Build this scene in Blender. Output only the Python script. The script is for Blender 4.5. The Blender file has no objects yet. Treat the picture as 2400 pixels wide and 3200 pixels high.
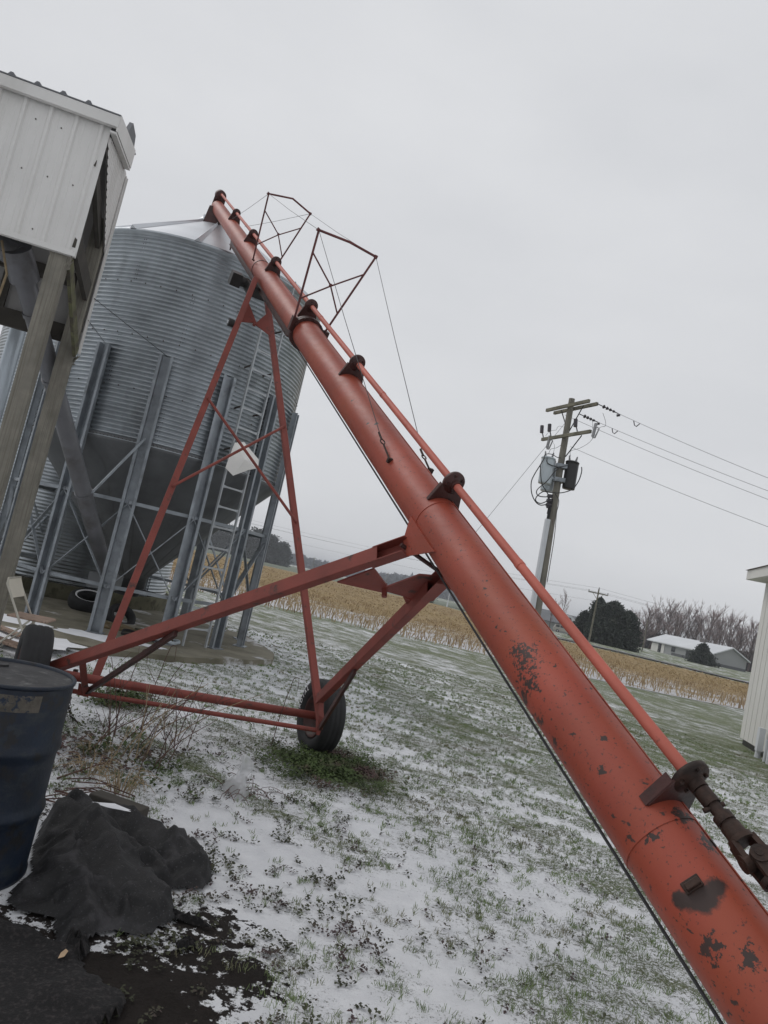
import bpy, bmesh, math, random
import numpy as np
from mathutils import Vector, Matrix
R = math.radians
scene = bpy.context.scene
random.seed(7); rng = np.random.default_rng(11)

# ------------------------------------------------------------------ camera, sky, sun, exposure
EYE = Vector((0, 0, 1.65))
pitch, roll = R(5.517), R(12.70)
fwd = Vector((0, math.cos(pitch), math.sin(pitch)))
r0 = Vector((1, 0, 0)); u0 = r0.cross(fwd)
cr = r0 * math.cos(roll) + u0 * math.sin(roll)
cu = u0 * math.cos(roll) - r0 * math.sin(roll)
cam_d = bpy.data.cameras.new('camera'); cam = bpy.data.objects.new('camera', cam_d)
scene.collection.objects.link(cam); scene.camera = cam
cam.matrix_world = Matrix(((cr.x, cu.x, -fwd.x, EYE.x), (cr.y, cu.y, -fwd.y, EYE.y), (cr.z, cu.z, -fwd.z, EYE.z), (0, 0, 0, 1)))
cam_d.sensor_fit = 'VERTICAL'; cam_d.sensor_height = 36; cam_d.lens = 36 * 2219.6 / 3200
cam_d.clip_start = .05; cam_d.clip_end = 9000

SUN_EL, SUN_AZ = R(48), R(-60)          # azimuth measured from +Y towards +X
world = bpy.data.worlds.new('World'); scene.world = world; world.use_nodes = True
wn = world.node_tree.nodes; wl = world.node_tree.links; wn.clear()
wo = wn.new('ShaderNodeOutputWorld'); bg = wn.new('ShaderNodeBackground'); bg.inputs['Strength'].default_value = .12
sky = wn.new('ShaderNodeTexSky'); sky.sky_type = 'NISHITA'; sky.sun_disc = False
sky.sun_elevation = SUN_EL; sky.sun_rotation = SUN_AZ; sky.air_density = 1; sky.dust_density = 3
tc = wn.new('ShaderNodeTexCoord'); mp = wn.new('ShaderNodeMapping'); mp.inputs['Scale'].default_value = (1.3, 1.3, 3.2)
cn = wn.new('ShaderNodeTexNoise'); cn.inputs['Scale'].default_value = 1.6; cn.inputs['Detail'].default_value = 5; cn.inputs['Roughness'].default_value = .5
cl = wn.new('ShaderNodeMapRange'); cl.inputs[1].default_value = .3; cl.inputs[2].default_value = .7
cc = wn.new('ShaderNodeMix'); cc.data_type = 'RGBA'
cc.inputs[6].default_value = (4.62, 4.72, 4.92, 1); cc.inputs[7].default_value = (5.22, 5.30, 5.46, 1)
mx = wn.new('ShaderNodeMix'); mx.data_type = 'RGBA'; mx.inputs[0].default_value = .985
wl.new(tc.outputs['Generated'], mp.inputs['Vector']); wl.new(mp.outputs['Vector'], cn.inputs['Vector'])
wl.new(cn.outputs['Fac'], cl.inputs[0]); wl.new(cl.outputs[0], cc.inputs[0])
wl.new(sky.outputs['Color'], mx.inputs[6]); wl.new(cc.outputs[2], mx.inputs[7])
wl.new(mx.outputs[2], bg.inputs['Color']); wl.new(bg.outputs[0], wo.inputs['Surface'])
sd = bpy.data.lights.new('sun', 'SUN'); sd.energy = .7; sd.angle = R(28); sd.color = (1, .975, .95)
sun = bpy.data.objects.new('sun', sd); scene.collection.objects.link(sun)
sv = Vector((math.sin(SUN_AZ) * math.cos(SUN_EL), math.cos(SUN_AZ) * math.cos(SUN_EL), math.sin(SUN_EL)))
sun.rotation_euler = sv.to_track_quat('Z', 'Y').to_euler(); sun.location = sv * 50
vs = scene.view_settings; vs.view_transform = 'Standard'; vs.look = 'None'; vs.exposure = .22; vs.gamma = 1; vs.use_curve_mapping = False
scene.render.engine = 'CYCLES'
scene.cycles.max_bounces = 6; scene.cycles.diffuse_bounces = 3; scene.cycles.glossy_bounces = 3; scene.cycles.transparent_max_bounces = 8

# ------------------------------------------------------------------ materials
def mat(name, col, rough=.6, metal=0., var=.15, vscale=6., bump=0., bscale=40., col2=None, c2lo=.55, c2hi=.62, c2scale=8., c2stretch=None,
        col3=None, c3lo=.6, c3hi=.65, c3scale=20., spec=None, bdist=.01, detail=6):
    m = bpy.data.materials.new(name); m.use_nodes = True
    n = m.node_tree.nodes; l = m.node_tree.links; b = n['Principled BSDF']
    b.inputs['Roughness'].default_value = rough; b.inputs['Metallic'].default_value = metal
    if spec is not None: b.inputs['Specular IOR Level'].default_value = spec
    t = n.new('ShaderNodeTexCoord')
    nz = n.new('ShaderNodeTexNoise'); nz.inputs['Scale'].default_value = vscale; nz.inputs['Detail'].default_value = detail
    l.new(t.outputs['Object'], nz.inputs['Vector'])
    mr = n.new('ShaderNodeMapRange'); mr.inputs[1].default_value = .25; mr.inputs[2].default_value = .75
    mr.inputs[3].default_value = 1 - var; mr.inputs[4].default_value = 1 + var
    l.new(nz.outputs['Fac'], mr.inputs[0])
    hs = n.new('ShaderNodeHueSaturation'); hs.inputs['Color'].default_value = (*col, 1)
    l.new(mr.outputs[0], hs.inputs['Value'])
    out = hs.outputs['Color']
    def layer(out, c, lo, hi, sc, stretch, seed):
        v = n.new('ShaderNodeTexNoise'); v.inputs['Scale'].default_value = sc; v.inputs['Detail'].default_value = 7; v.inputs['Roughness'].default_value = .62
        mpn = n.new('ShaderNodeMapping'); mpn.inputs['Location'].default_value = (seed, seed * .7, -seed)
        if stretch: mpn.inputs['Scale'].default_value = stretch
        l.new(t.outputs['Object'], mpn.inputs['Vector']); l.new(mpn.outputs['Vector'], v.inputs['Vector'])
        r = n.new('ShaderNodeMapRange'); r.inputs[1].default_value = lo; r.inputs[2].default_value = hi
        l.new(v.outputs['Fac'], r.inputs[0])
        x = n.new('ShaderNodeMix'); x.data_type = 'RGBA'; x.inputs[7].default_value = (*c, 1)
        l.new(r.outputs[0], x.inputs[0]); l.new(out, x.inputs[6]); return x.outputs[2]
    if col2: out = layer(out, col2, c2lo, c2hi, c2scale, c2stretch, 3.1)
    if col3: out = layer(out, col3, c3lo, c3hi, c3scale, None, 9.7)
    l.new(out, b.inputs['Base Color'])
    if bump:
        v = n.new('ShaderNodeTexNoise'); v.inputs['Scale'].default_value = bscale; v.inputs['Detail'].default_value = 6
        l.new(t.outputs['Object'], v.inputs['Vector'])
        bp = n.new('ShaderNodeBump'); bp.inputs['Strength'].default_value = bump; bp.inputs['Distance'].default_value = bdist
        l.new(v.outputs['Fac'], bp.inputs['Height']); l.new(bp.outputs['Normal'], b.inputs['Normal'])
    return m

RED = (.285, .052, .029)
M = {}
M['frame_red'] = mat('frame_red_paint', (.20, .040, .028), .6, 0, .22, 5, .15, 60, (.055, .03, .024), .6, .68, 9)
M['shaft_red'] = mat('shaft_faded_paint', (.42, .10, .068), .6, 0, .22, 4, .1, 60, (.08, .035, .025), .66, .7, 7)
M['dark_red'] = mat('dark_red_bracket', (.055, .016, .013), .5, .1, .3, 9, .2, 60, (.025, .015, .012), .5, .65, 8)
M['truss_red'] = mat('dull_truss_paint', (.115, .030, .028), .55, 0, .25, 6)
M['rust'] = mat('brown_rusty_steel', (.045, .024, .017), .6, .4, .4, 25, .5, 90, (.022, .014, .011), .45, .6, 14, bdist=.004)
M['dark_steel'] = mat('dark_steel', (.03, .028, .027), .45, .5, .3, 9)
M['cable'] = mat('steel_cable', (.045, .045, .047), .45, .5, .2, 50)
M['black'] = mat('black_rubber', (.013, .013, .014), .75, 0, .3, 12, .4, 120, bdist=.004)
M['galv'] = mat('galvanised_corrugated', (.37, .40, .425), .34, .8, .22, 3.2, .06, 30, (.20, .21, .215), .55, .75, 1.2, (1, 1, .35))
M['galv_leg'] = mat('galvanised_legs', (.28, .305, .33), .5, .5, .25, 5, .1, 70, (.17, .18, .19), .56, .72, 3)
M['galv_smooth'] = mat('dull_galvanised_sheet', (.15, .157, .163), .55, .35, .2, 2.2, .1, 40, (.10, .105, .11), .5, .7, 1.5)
M['galv_roof'] = mat('galvanised_roof', (.60, .62, .65), .38, .45, .1, 2, .05, 40, (.34, .21, .12), .66, .76, 2.0, (2, 2, .5))
M['galv_dark'] = mat('dark_galvanised_steel', (.03, .031, .033), .55, .3, .3, 6)  # much darker than the leg steel; only the outlet gate uses it
M['bolt'] = mat('rusty_bolt', (.055, .042, .035), .6, .3, .3, 30)
M['wood'] = mat('weathered_wood', (.20, .188, .158), .85, 0, .3, 5, .5, 30, (.13, .12, .095), .46, .70, 5, (16, 16, .35), bdist=.006)
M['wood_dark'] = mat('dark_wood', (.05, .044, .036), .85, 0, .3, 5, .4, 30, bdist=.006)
M['wood_moss'] = mat('mossy_board', (.115, .115, .06), .9, 0, .4, 6, .4, 30, (.07, .06, .045), .45, .6, 9)
M['white_metal'] = mat('white_painted_steel', (.66, .65, .63), .5, 0, .05, 2, 0, 40, (.54, .53, .50), .55, .8, 1.4, (1, 1, .3), (.2, .18, .15), .76, .8, 55)
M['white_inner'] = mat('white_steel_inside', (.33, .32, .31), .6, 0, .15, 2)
M['pipe'] = mat('grey_spout_pipe', (.17, .172, .185), .42, .35, .2, 3, .05, 50, (.11, .105, .105), .5, .7, 3)
M['pvc'] = mat('pale_downpipe', (.50, .56, .61), .35, .3, .06, 3)
M['concrete'] = mat('weathered_concrete', (.19, .175, .13), .9, 0, .22, 3, .4, 60, (.12, .11, .075), .45, .65, 2.2, None, (.55, .55, .56), .57, .63, .9, bdist=.01)
M['concrete_base'] = mat('mossy_concrete_base', (.10, .095, .06), .95, 0, .3, 3, .4, 40, (.055, .05, .03), .5, .6, 4)
M['barrel_blue'] = mat('scuffed_blue_paint', (.005, .012, .026), .5, .1, .4, 7, .15, 60, (.022, .028, .036), .52, .66, 9, (1, 1, 2.2), (.012, .012, .014), .55, .62, 13)  # blue darkened to stand in for shade over the drum; scuffs are worn paint
M['barrel_lid'] = mat('dusty_barrel_lid', (.045, .045, .047), .6, .2, .35, 8, .25, 50, (.15, .15, .15), .56, .72, 16, None, (.03, .03, .032), .55, .65, 9)  # base grey darkened in place of blocked sky light; pale patches are dust
M['tape'] = mat('peeling_label', (.10, .09, .075), .9, 0, .4, 25, .5, 90, (.02, .03, .05), .55, .62, 30)
M['tarp'] = mat('black_landscape_fabric', (.0055, .0052, .006), .7, 0, .35, 9, .6, 120, (.05, .048, .053), .52, .78, 6, None, (.06, .06, .065), .6, .66, 120, bdist=.004)
M['cloth'] = mat('dirty_ground_cloth', (.0045, .004, .0045), .95, 0, .4, 9, .6, 120, (.035, .03, .03), .5, .7, 60, bdist=.006)
M['chair'] = mat('cream_painted_metal', (.60, .56, .47), .45, 0, .06, 5)
M['chair_frame'] = mat('chair_tube', (.45, .43, .37), .4, .3, .1, 5)
M['plank'] = mat('old_plank', (.33, .235, .18), .85, 0, .2, 4, .3, 30, (.17, .12, .095), .48, .6, 5, (1.5, 14, 6))
M['pole'] = mat('weathered_pole', (.19, .178, .15), .9, 0, .25, 1.5, .4, 12, (.10, .045, .03), .62, .74, 1.4, (3, 3, .35), bdist=.01)
M['crossarm'] = mat('grey_crossarm', (.17, .16, .12), .9, 0, .3, 2.5, .4, 12, (.09, .085, .06), .5, .7, 3)
M['conduit'] = mat('grey_conduit', (.60, .62, .65), .45, 0, .06, 2)
M['can_light'] = mat('pale_grey_enamel', (.46, .51, .54), .35, .2, .1, 2)
M['can_dark'] = mat('dark_enamel', (.022, .02, .019), .4, .1, .2, 3)
M['porcelain'] = mat('grey_porcelain', (.30, .30, .31), .3, 0, .1, 9)
M['insulator'] = mat('brown_insulator', (.035, .028, .035), .3, 0, .2, 9)
M['wire'] = mat('far_wire', (.16, .16, .165), .6, 0, .05, 1)
M['siding'] = mat('white_siding', (.66, .65, .62), .55, 0, .04, 1, 0, 40, (.58, .57, .54), .5, .8, .8, (1, 1, .3))
M['shingle'] = mat('brown_shingle', (.13, .09, .07), .9, 0, .4, 12)
M['house_wall'] = mat('house_siding', (.30, .31, .31), .7, 0, .08, .3)
M['house_brick'] = mat('house_lower_wall', (.09, .095, .10), .8, 0, .15, .6)
M['house_glass'] = mat('house_window', (.03, .033, .036), .15, 0, .1, 1)
M['snow_roof'] = mat('snowy_roof', (.60, .62, .64), .8, 0, .08, .2)
M['roof_grey'] = mat('grey_roof', (.15, .155, .165), .8, 0, .1, .4)
M['brick'] = mat('chimney_brick', (.13, .12, .115), .9, 0, .2, 2)
M['tan_paint'] = mat('tan_car_paint', (.36, .34, .30), .3, .3, .05, 1)
M['chrome'] = mat('rim_metal', (.35, .35, .36), .35, .7, .1, 5)
M['bark'] = mat('bare_bark', (.115, .085, .08), .9, 0, .3, 1.5)
M['twig'] = mat('bare_twigs', (.26, .19, .18), .9, 0, .3, .5)
M['ever'] = mat('evergreen_needles', (.022, .032, .022), .8, 0, .5, 1.3, 0, 40, (.04, .05, .034), .5, .65, .6)
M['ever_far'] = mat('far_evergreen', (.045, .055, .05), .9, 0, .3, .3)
M['brush'] = mat('dark_brush', (.06, .052, .045), .95, 0, .3, .4)
M['woods'] = mat('distant_woods', (.105, .115, .14), 1, 0, .25, .03)  # blue grey of the hazy distance is mixed into the base colour
M['stem'] = mat('dead_stem', (.10, .055, .045), .9, 0, .3, 8)
M['straw'] = mat('dead_straw', (.30, .23, .14), .9, 0, .3, 8)
M['leafy'] = mat('green_weeds', (.055, .085, .022), .8, 0, .5, 3.5, 0, 40, (.085, .05, .045), .5, .62, 2.5)
M['leafy_dark'] = mat('dark_leafy_weeds', (.042, .046, .022), .8, 0, .5, 5, 0, 40, (.06, .036, .038), .5, .62, 4)
M['grass'] = mat('grass_blades', (.16, .215, .09), .85, 0, .4, 2.2, 0, 40, (.20, .16, .12), .5, .68, 1.6)
M['stubble'] = mat('corn_stubble', (.40, .30, .175), .9, 0, .35, 1.2, 0, 40, (.20, .12, .065), .5, .7, .7)
M['snow'] = mat('snow_patch', (.74, .75, .78), .7, 0, .06, 9, .3, 30)
M['plastic'] = mat('white_plastic_sheet', (.78, .76, .73), .55, 0, .06, 5, .2, 12, bdist=.01)
M['leaf'] = mat('tan_leaf', (.42, .30, .19), .8, 0, .2, 20)
M['whitepaint'] = mat('white_lettering', (.75, .75, .76), .7, 0, .1, 20)
M['sag_yellow'] = mat('yellow_cap', (.55, .38, .05), .6)
bagm = bpy.data.materials.new('thin_plastic_film'); bagm.use_nodes = True
b_ = bagm.node_tree.nodes['Principled BSDF']; b_.inputs['Base Color'].default_value = (.75, .76, .77, 1); b_.inputs['Roughness'].default_value = .35
b_.inputs['Alpha'].default_value = .34; M['film'] = bagm

# auger paint: orange red with scraped rusty patches at fixed places on the steel
def auger_mat():
    m = mat('auger_orange_paint', RED, .47, 0, .26, 1.6, .22, 55, (.29, .062, .026), .45, .75, 2.2, None, (.09, .03, .024), .60, .66, 70, spec=.45, bdist=.003)
    n = m.node_tree.nodes; l = m.node_tree.links; b = n['Principled BSDF']
    base = b.inputs['Base Color'].links[0].from_socket
    t = n.new('ShaderNodeTexCoord'); geo = t.outputs['Object']
    def patch(out, centre, rad, col, edge=.5, nsc=14, amp=.5, stretch=(1, 1, 1)):
        dv = n.new('ShaderNodeVectorMath'); dv.operation = 'SUBTRACT'; dv.inputs[1].default_value = centre
        l.new(geo, dv.inputs[0])
        sc = n.new('ShaderNodeVectorMath'); sc.operation = 'MULTIPLY'; sc.inputs[1].default_value = stretch; l.new(dv.outputs[0], sc.inputs[0])
        ln = n.new('ShaderNodeVectorMath'); ln.operation = 'LENGTH'; l.new(sc.outputs[0], ln.inputs[0])
        nz = n.new('ShaderNodeTexNoise'); nz.inputs['Scale'].default_value = nsc; nz.inputs['Detail'].default_value = 7; nz.inputs['Roughness'].default_value = .65
        l.new(geo, nz.inputs['Vector'])
        ma = n.new('ShaderNodeMath'); ma.operation = 'MULTIPLY_ADD'; ma.inputs[1].default_value = amp * rad * 4; ma.inputs[2].default_value = -amp * rad * 2
        l.new(nz.outputs['Fac'], ma.inputs[0])
        ad = n.new('ShaderNodeMath'); ad.operation = 'ADD'; l.new(ln.outputs['Value'], ad.inputs[0]); l.new(ma.outputs[0], ad.inputs[1])
        mr = n.new('ShaderNodeMapRange'); mr.inputs[1].default_value = rad; mr.inputs[2].default_value = rad * edge; mr.inputs[3].default_value = 0; mr.inputs[4].default_value = 1
        l.new(ad.outputs[0], mr.inputs[0])
        x = n.new('ShaderNodeMix'); x.data_type = 'RGBA'; x.inputs[7].default_value = (*col, 1)
        l.new(mr.outputs[0], x.inputs[0]); l.new(out, x.inputs[6]); return x.outputs[2]
    o = base
    rustc = (.04, .023, .019)
    axp, axd = Vector((-.9087, 6, 3.5085)), Vector((-.52535, 1, .65487)).normalized(); ap = Vector((axd.y, -axd.x, 0)).normalized(); au = ap.cross(axd)
    def srf(s_, th): return tuple(axp + axd * s_ + ap * (.127 * math.cos(R(th))) + au * (.127 * math.sin(R(th))))
    for c, r, am, nsc, ed in [((1.078, 2.0, 1.009), .044, .45, 22, .6), ((1.031, 2.035, .975), .030, .7, 26, .6), ((1.115, 2.01, 1.035), .034, .5, 24, .6), ((1.06, 2.02, .985), .034, .6, 20, .6),
                     (srf(-4.15, 168), .036, 3.2, 58, .7), (srf(-4.10, 150), .030, 3.0, 62, .7), (srf(-4.22, 180), .030, 2.8, 50, .7), (srf(-4.06, 165), .022, 3, 70, .7), (srf(-4.22, 208), .022, 1.6, 30, .7), (srf(-4.33, 208), .024, 1.8, 34, .7), (srf(-4.45, 205), .016, 1.6, 34, .7),
                     (srf(-4.9, 97), .030, 1.7, 38, .8), (srf(-4.98, 82), .030, 1.7, 40, .8), (srf(-4.91, 151), .016, 2.0, 50, .8), (srf(-4.66, 157), .010, 2, 50, .8), (srf(-4.57, 131), .012, 1.6, 50, .8), (srf(-3.9, 170), .008, 1, 60, .8), (srf(-5.28, 142), .022, 2.4, 44, .8), (srf(-5.22, 170), .02, 2.4, 44, .8), (srf(-1.51, 147), .012, 1.5, 40, .8), (srf(-1.95, 130), .012, 1.5, 40, .8), (srf(-1.9, 150), .010, 1.5, 40, .8)]:
        o = patch(o, c, r, rustc, ed, nsc, am)
    # general scuffs getting denser towards the lower end
    nz = n.new('ShaderNodeTexNoise'); nz.inputs['Scale'].default_value = 17; nz.inputs['Detail'].default_value = 5; nz.inputs['Roughness'].default_value = .55
    mpn = n.new('ShaderNodeMapping'); mpn.inputs['Rotation'].default_value = (.4, .5, .3); mpn.inputs['Scale'].default_value = (1, 1.0, 2.0)
    l.new(geo, mpn.inputs['Vector']); l.new(mpn.outputs['Vector'], nz.inputs['Vector'])
    sx = n.new('ShaderNodeSeparateXYZ'); l.new(geo, sx.inputs[0])
    th = n.new('ShaderNodeMapRange'); th.inputs[1].default_value = .4; th.inputs[2].default_value = 3.2; th.inputs[3].default_value = .615; th.inputs[4].default_value = .72
    l.new(sx.outputs['Z'], th.inputs[0])
    sb = n.new('ShaderNodeMath'); sb.operation = 'SUBTRACT'; l.new(nz.outputs['Fac'], sb.inputs[0]); l.new(th.outputs[0], sb.inputs[1])
    m2 = n.new('ShaderNodeMapRange'); m2.inputs[1].default_value = 0; m2.inputs[2].default_value = .02; l.new(sb.outputs[0], m2.inputs[0])
    x = n.new('ShaderNodeMix'); x.data_type = 'RGBA'; x.inputs[7].default_value = (.05, .026, .021, 1)
    l.new(m2.outputs[0], x.inputs[0]); l.new(o, x.inputs[6])
    # dust and chalky fading on surfaces that face up
    l.new(x.outputs[2], b.inputs['Base Color'])
    rr = n.new('ShaderNodeMapRange'); rr.inputs[3].default_value = .38; rr.inputs[4].default_value = .62; l.new(nz.outputs['Fac'], rr.inputs[0]); l.new(rr.outputs[0], b.inputs['Roughness'])
    return m
M['auger'] = auger_mat()

# ------------------------------------------------------------------ mesh helpers
ORG = {}
class MB:
    def __init__(s): s.v = []; s.f = []; s.sm = []
    def add(s, vs, fs, smooth=False):
        o = len(s.v); s.v += [tuple(v) for v in vs]; s.f += [tuple(i + o for i in f) for f in fs]; s.sm += [smooth] * len(fs)
    def box(s, c, size, ax=None):
        c = Vector(c); X, Y, Z = ax if ax else (Vector((1, 0, 0)), Vector((0, 1, 0)), Vector((0, 0, 1)))
        h = [d / 2 for d in size]
        vs = [c + X * (h[0] * i) + Y * (h[1] * j) + Z * (h[2] * k) for i in (-1, 1) for j in (-1, 1) for k in (-1, 1)]
        s.add(vs, [(0, 1, 3, 2), (4, 6, 7, 5), (0, 4, 5, 1), (2, 3, 7, 6), (0, 2, 6, 4), (1, 5, 7, 3)])
    def beam(s, a, b, w, h, up=(0, 0, 1)):     # w sideways, h along up
        a = Vector(a); b = Vector(b); Z = (b - a); L = Z.length; Z.normalize()
        X = Z.cross(Vector(up)); X.normalize(); Y = X.cross(Z)
        s.box((a + b) / 2, (w, h, L), (X, Y, Z))
    def tube(s, a, b, r, n=12, r2=None, cap=True):
        a = Vector(a); b = Vector(b); Z = (b - a).normalized()
        X = Z.orthogonal().normalized(); Y = Z.cross(X); r2 = r if r2 is None else r2
        vs = []
        for P, q in ((a, r), (b, r2)):
            for i in range(n):
                t = 2 * math.pi * i / n; vs.append(P + X * (q * math.cos(t)) + Y * (q * math.sin(t)))
        s.add(vs, [(i, (i + 1) % n, n + (i + 1) % n, n + i) for i in range(n)], True)
        if cap: s.add(vs, [tuple(range(n - 1, -1, -1)), tuple(range(n, 2 * n))])
    def path(s, pts, r, n=8, cap=True):
        pts = [Vector(p) for p in pts]; rs = r if isinstance(r, (list, tuple)) else [r] * len(pts)
        vs = []; X = None
        for i, P in enumerate(pts):
            T = (pts[min(i + 1, len(pts) - 1)] - pts[max(i - 1, 0)]).normalized()
            X = T.orthogonal().normalized() if X is None else (X - T * X.dot(T)).normalized()
            Y = T.cross(X)
            vs += [P + X * (rs[i] * math.cos(2 * math.pi * k / n)) + Y * (rs[i] * math.sin(2 * math.pi * k / n)) for k in range(n)]
        fs = [(i * n + k, i * n + (k + 1) % n, (i + 1) * n + (k + 1) % n, (i + 1) * n + k) for i in range(len(pts) - 1) for k in range(n)]
        s.add(vs, fs, True)
        if cap: s.add(vs, [tuple(range(n - 1, -1, -1)), tuple(range((len(pts) - 1) * n, len(pts) * n))])
    def lathe(s, prof, c=(0, 0, 0), axis=(0, 0, 1), n=32, smooth=True, closed=False, a0=0, a1=2 * math.pi):
        Z = Vector(axis).normalized(); X = Vector((1, 0, 0)) if abs(Z.z) > .99 else Z.cross(Vector((0, 0, 1))).normalized(); Y = Z.cross(X); c = Vector(c)
        full = abs(a1 - a0 - 2 * math.pi) < 1e-6; nn = n if full else n + 1
        vs = []
        for r, z in prof:
            for i in range(nn):
                t = a0 + (a1 - a0) * i / n; vs.append(c + Z * z + X * (r * math.cos(t)) + Y * (r * math.sin(t)))
        m = len(prof); fs = []
        for j in range(m if closed else m - 1):
            k = (j + 1) % m
            for i in range(n): fs.append((j * nn + i, j * nn + (i + 1) % nn, k * nn + (i + 1) % nn, k * nn + i))
        s.add(vs, fs, smooth)
    def prism(s, pts, off):                    # planar polygon extruded by vector off
        pts = [Vector(p) for p in pts]; off = Vector(off); n = len(pts)
        vs = [p - off / 2 for p in pts] + [p + off / 2 for p in pts]
        s.add(vs, [tuple(range(n - 1, -1, -1)), tuple(range(n, 2 * n))] + [(i, (i + 1) % n, n + (i + 1) % n, n + i) for i in range(n)])
    def blob(s, c, rad, sub=1, jit=.15):
        bm = bmesh.new(); bmesh.ops.create_icosphere(bm, subdivisions=sub, radius=1)
        vs = [Vector(c) + Vector((v.co.x * rad[0], v.co.y * rad[1], v.co.z * rad[2])) * (1 + random.uniform(-jit, jit)) for v in bm.verts]
        bm.verts.index_update(); fs = [tuple(v.index for v in f.verts) for f in bm.faces]; bm.free(); s.add(vs, fs, True)
    def build(s, name, m, parent=None, bevel=0, origin=None):
        me = bpy.data.meshes.new(name)
        o_ = Vector(origin) if origin is not None else Vector((0, 0, 0))
        me.from_pydata([tuple(Vector(v) - o_) for v in s.v] if origin is not None else s.v, [], s.f)
        me.polygons.foreach_set('use_smooth', s.sm); me.materials.append(M[m] if isinstance(m, str) else m)
        bm = bmesh.new(); bm.from_mesh(me); bmesh.ops.recalc_face_normals(bm, faces=bm.faces); bm.to_mesh(me); bm.free()
        ob = bpy.data.objects.new(name, me); scene.collection.objects.link(ob)
        ORG[ob] = o_.copy()
        if parent is not None: ob.parent = parent; ob.location = o_ - ORG[parent]
        else: ob.location = o_
        if bevel:
            bv = ob.modifiers.new('bevel', 'BEVEL'); bv.width = bevel; bv.segments = 2; bv.limit_method = 'ANGLE'
        return ob
def tag(o, label=None, cat=None, group=None, kind=None):
    if label: o['label'] = label
    if cat: o['category'] = cat
    if group: o['group'] = group
    if kind: o['kind'] = kind
    return o
def thing(name, label, cat, loc=(0, 0, 0), group=None):
    o = bpy.data.objects.new(name, None); o.empty_display_size = .2; scene.collection.objects.link(o); o.location = loc; ORG[o] = Vector(loc)
    return tag(o, label, cat, group)
def raw(name, verts, faces, m, smooth=False):
    me = bpy.data.meshes.new(name); verts = np.asarray(verts, dtype=np.float32); faces = np.asarray(faces, dtype=np.int32)
    k = faces.shape[1]
    me.vertices.add(len(verts)); me.vertices.foreach_set('co', verts.ravel())
    me.loops.add(faces.size); me.loops.foreach_set('vertex_index', faces.ravel())
    me.polygons.add(len(faces)); me.polygons.foreach_set('loop_start', np.arange(0, faces.size, k, dtype=np.int32))
    me.polygons.foreach_set('loop_total', np.full(len(faces), k, dtype=np.int32))
    me.update(calc_edges=True); me.polygons.foreach_set('use_smooth', [smooth] * len(faces))
    me.materials.append(M[m] if isinstance(m, str) else m)
    ob = bpy.data.objects.new(name, me); scene.collection.objects.link(ob); return ob
def lerp(a, b, t): return Vector(a) + (Vector(b) - Vector(a)) * t

# ------------------------------------------------------------------ numpy value noise
_perm = np.random.default_rng(5).random((512, 512))
def vnoise(x, y):
    xi = np.floor(x).astype(int); yi = np.floor(y).astype(int); xf = x - xi; yf = y - yi
    u = xf * xf * (3 - 2 * xf); v = yf * yf * (3 - 2 * yf)
    g = lambda a, b: _perm[a % 512, b % 512]
    return (g(xi, yi) * (1 - u) + g(xi + 1, yi) * u) * (1 - v) + (g(xi, yi + 1) * (1 - u) + g(xi + 1, yi + 1) * u) * v
def fbm(x, y, o=4, lac=2.03, gain=.5):
    s = 0; a = 1; t = 0
    for i in range(o): s = s + a * vnoise(x + 17.3 * i, y - 9.1 * i); t += a; a *= gain; x = x * lac; y = y * lac
    return s / t
def sstep(a, b, x): t = np.clip((x - a) / (b - a), 0, 1); return t * t * (3 - 2 * t)

def soil(x, y):      # bare black soil beside the tarp
    return .95 * np.exp(-(((x + .46) / .36) ** 2 + ((y - 2.66) / .36) ** 2)) + .6 * np.exp(-(((x + .33) / .20) ** 2 + ((y - 3.32) / .26) ** 2))
def terrain(x, y):
    d = np.hypot(x, y); az = np.degrees(np.arctan2(x, np.maximum(y, .01)))
    far = -1.2 * sstep(110, 200, d) * (1 - sstep(17, 21, az))
    mound = .10 * np.exp(-(((x + 2.6) / .8) ** 2 + ((y - 5.5) / .7) ** 2))
    return far + mound
# lawn cover: 0 snow .. 1 green showing
def cover(x, y):
    # mowing streaks run obliquely
    ca, sa = math.cos(R(-38)), math.sin(R(-38)); u = x * ca + y * sa; v = -x * sa + y * ca
    st = fbm(u * 1.1, v * 4.6, 4); cl_ = fbm(x * 5.2 + 4, y * 5.2, 4); big = fbm(x * .5 + 9, y * .5 + 3, 3)
    c = .42 * st + .40 * cl_ + .18 * big
    near = sstep(20, 8, np.hypot(x, y))
    g = c - .505
    g = g + .03 * sstep(6.5, 10, y) + .09 * sstep(11, 20, y) * (.55 + .9 * fbm(x * .25, y * .5 + 5, 2)) + .04 * sstep(1, 5, x) * sstep(7, 12, y)
    g = g + .30 * np.exp(-(((x - .02) / .52) ** 2 + ((y - 6.15) / .50) ** 2))            # weeds under the right wheel
    g = g + .07 * np.exp(-(((x + 1.3) / .9) ** 2 + ((y - 5.2) / .8) ** 2))
    g = g + .12 * np.exp(-(((x - 6.5) / 2.4) ** 2 + ((y - 13.5) / 2.6) ** 2))
    g = g - .09 * np.exp(-(((x + .9) / .9) ** 2 + ((y - 4.0) / .7) ** 2)) - .04 * np.exp(-(((x + 1.0) / 1.3) ** 2 + ((y - 8.6) / 1.6) ** 2))
    g = g - .10 * np.exp(-(((x + 3.2) / 1.4) ** 2 + ((y - 7.6) / 1.6) ** 2))
    return g * .58 - .040 * sstep(7, 4, np.hypot(x, y)) + .032 * sstep(5, 9, y) + .018 * sstep(-1, 1.5, x)

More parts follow.
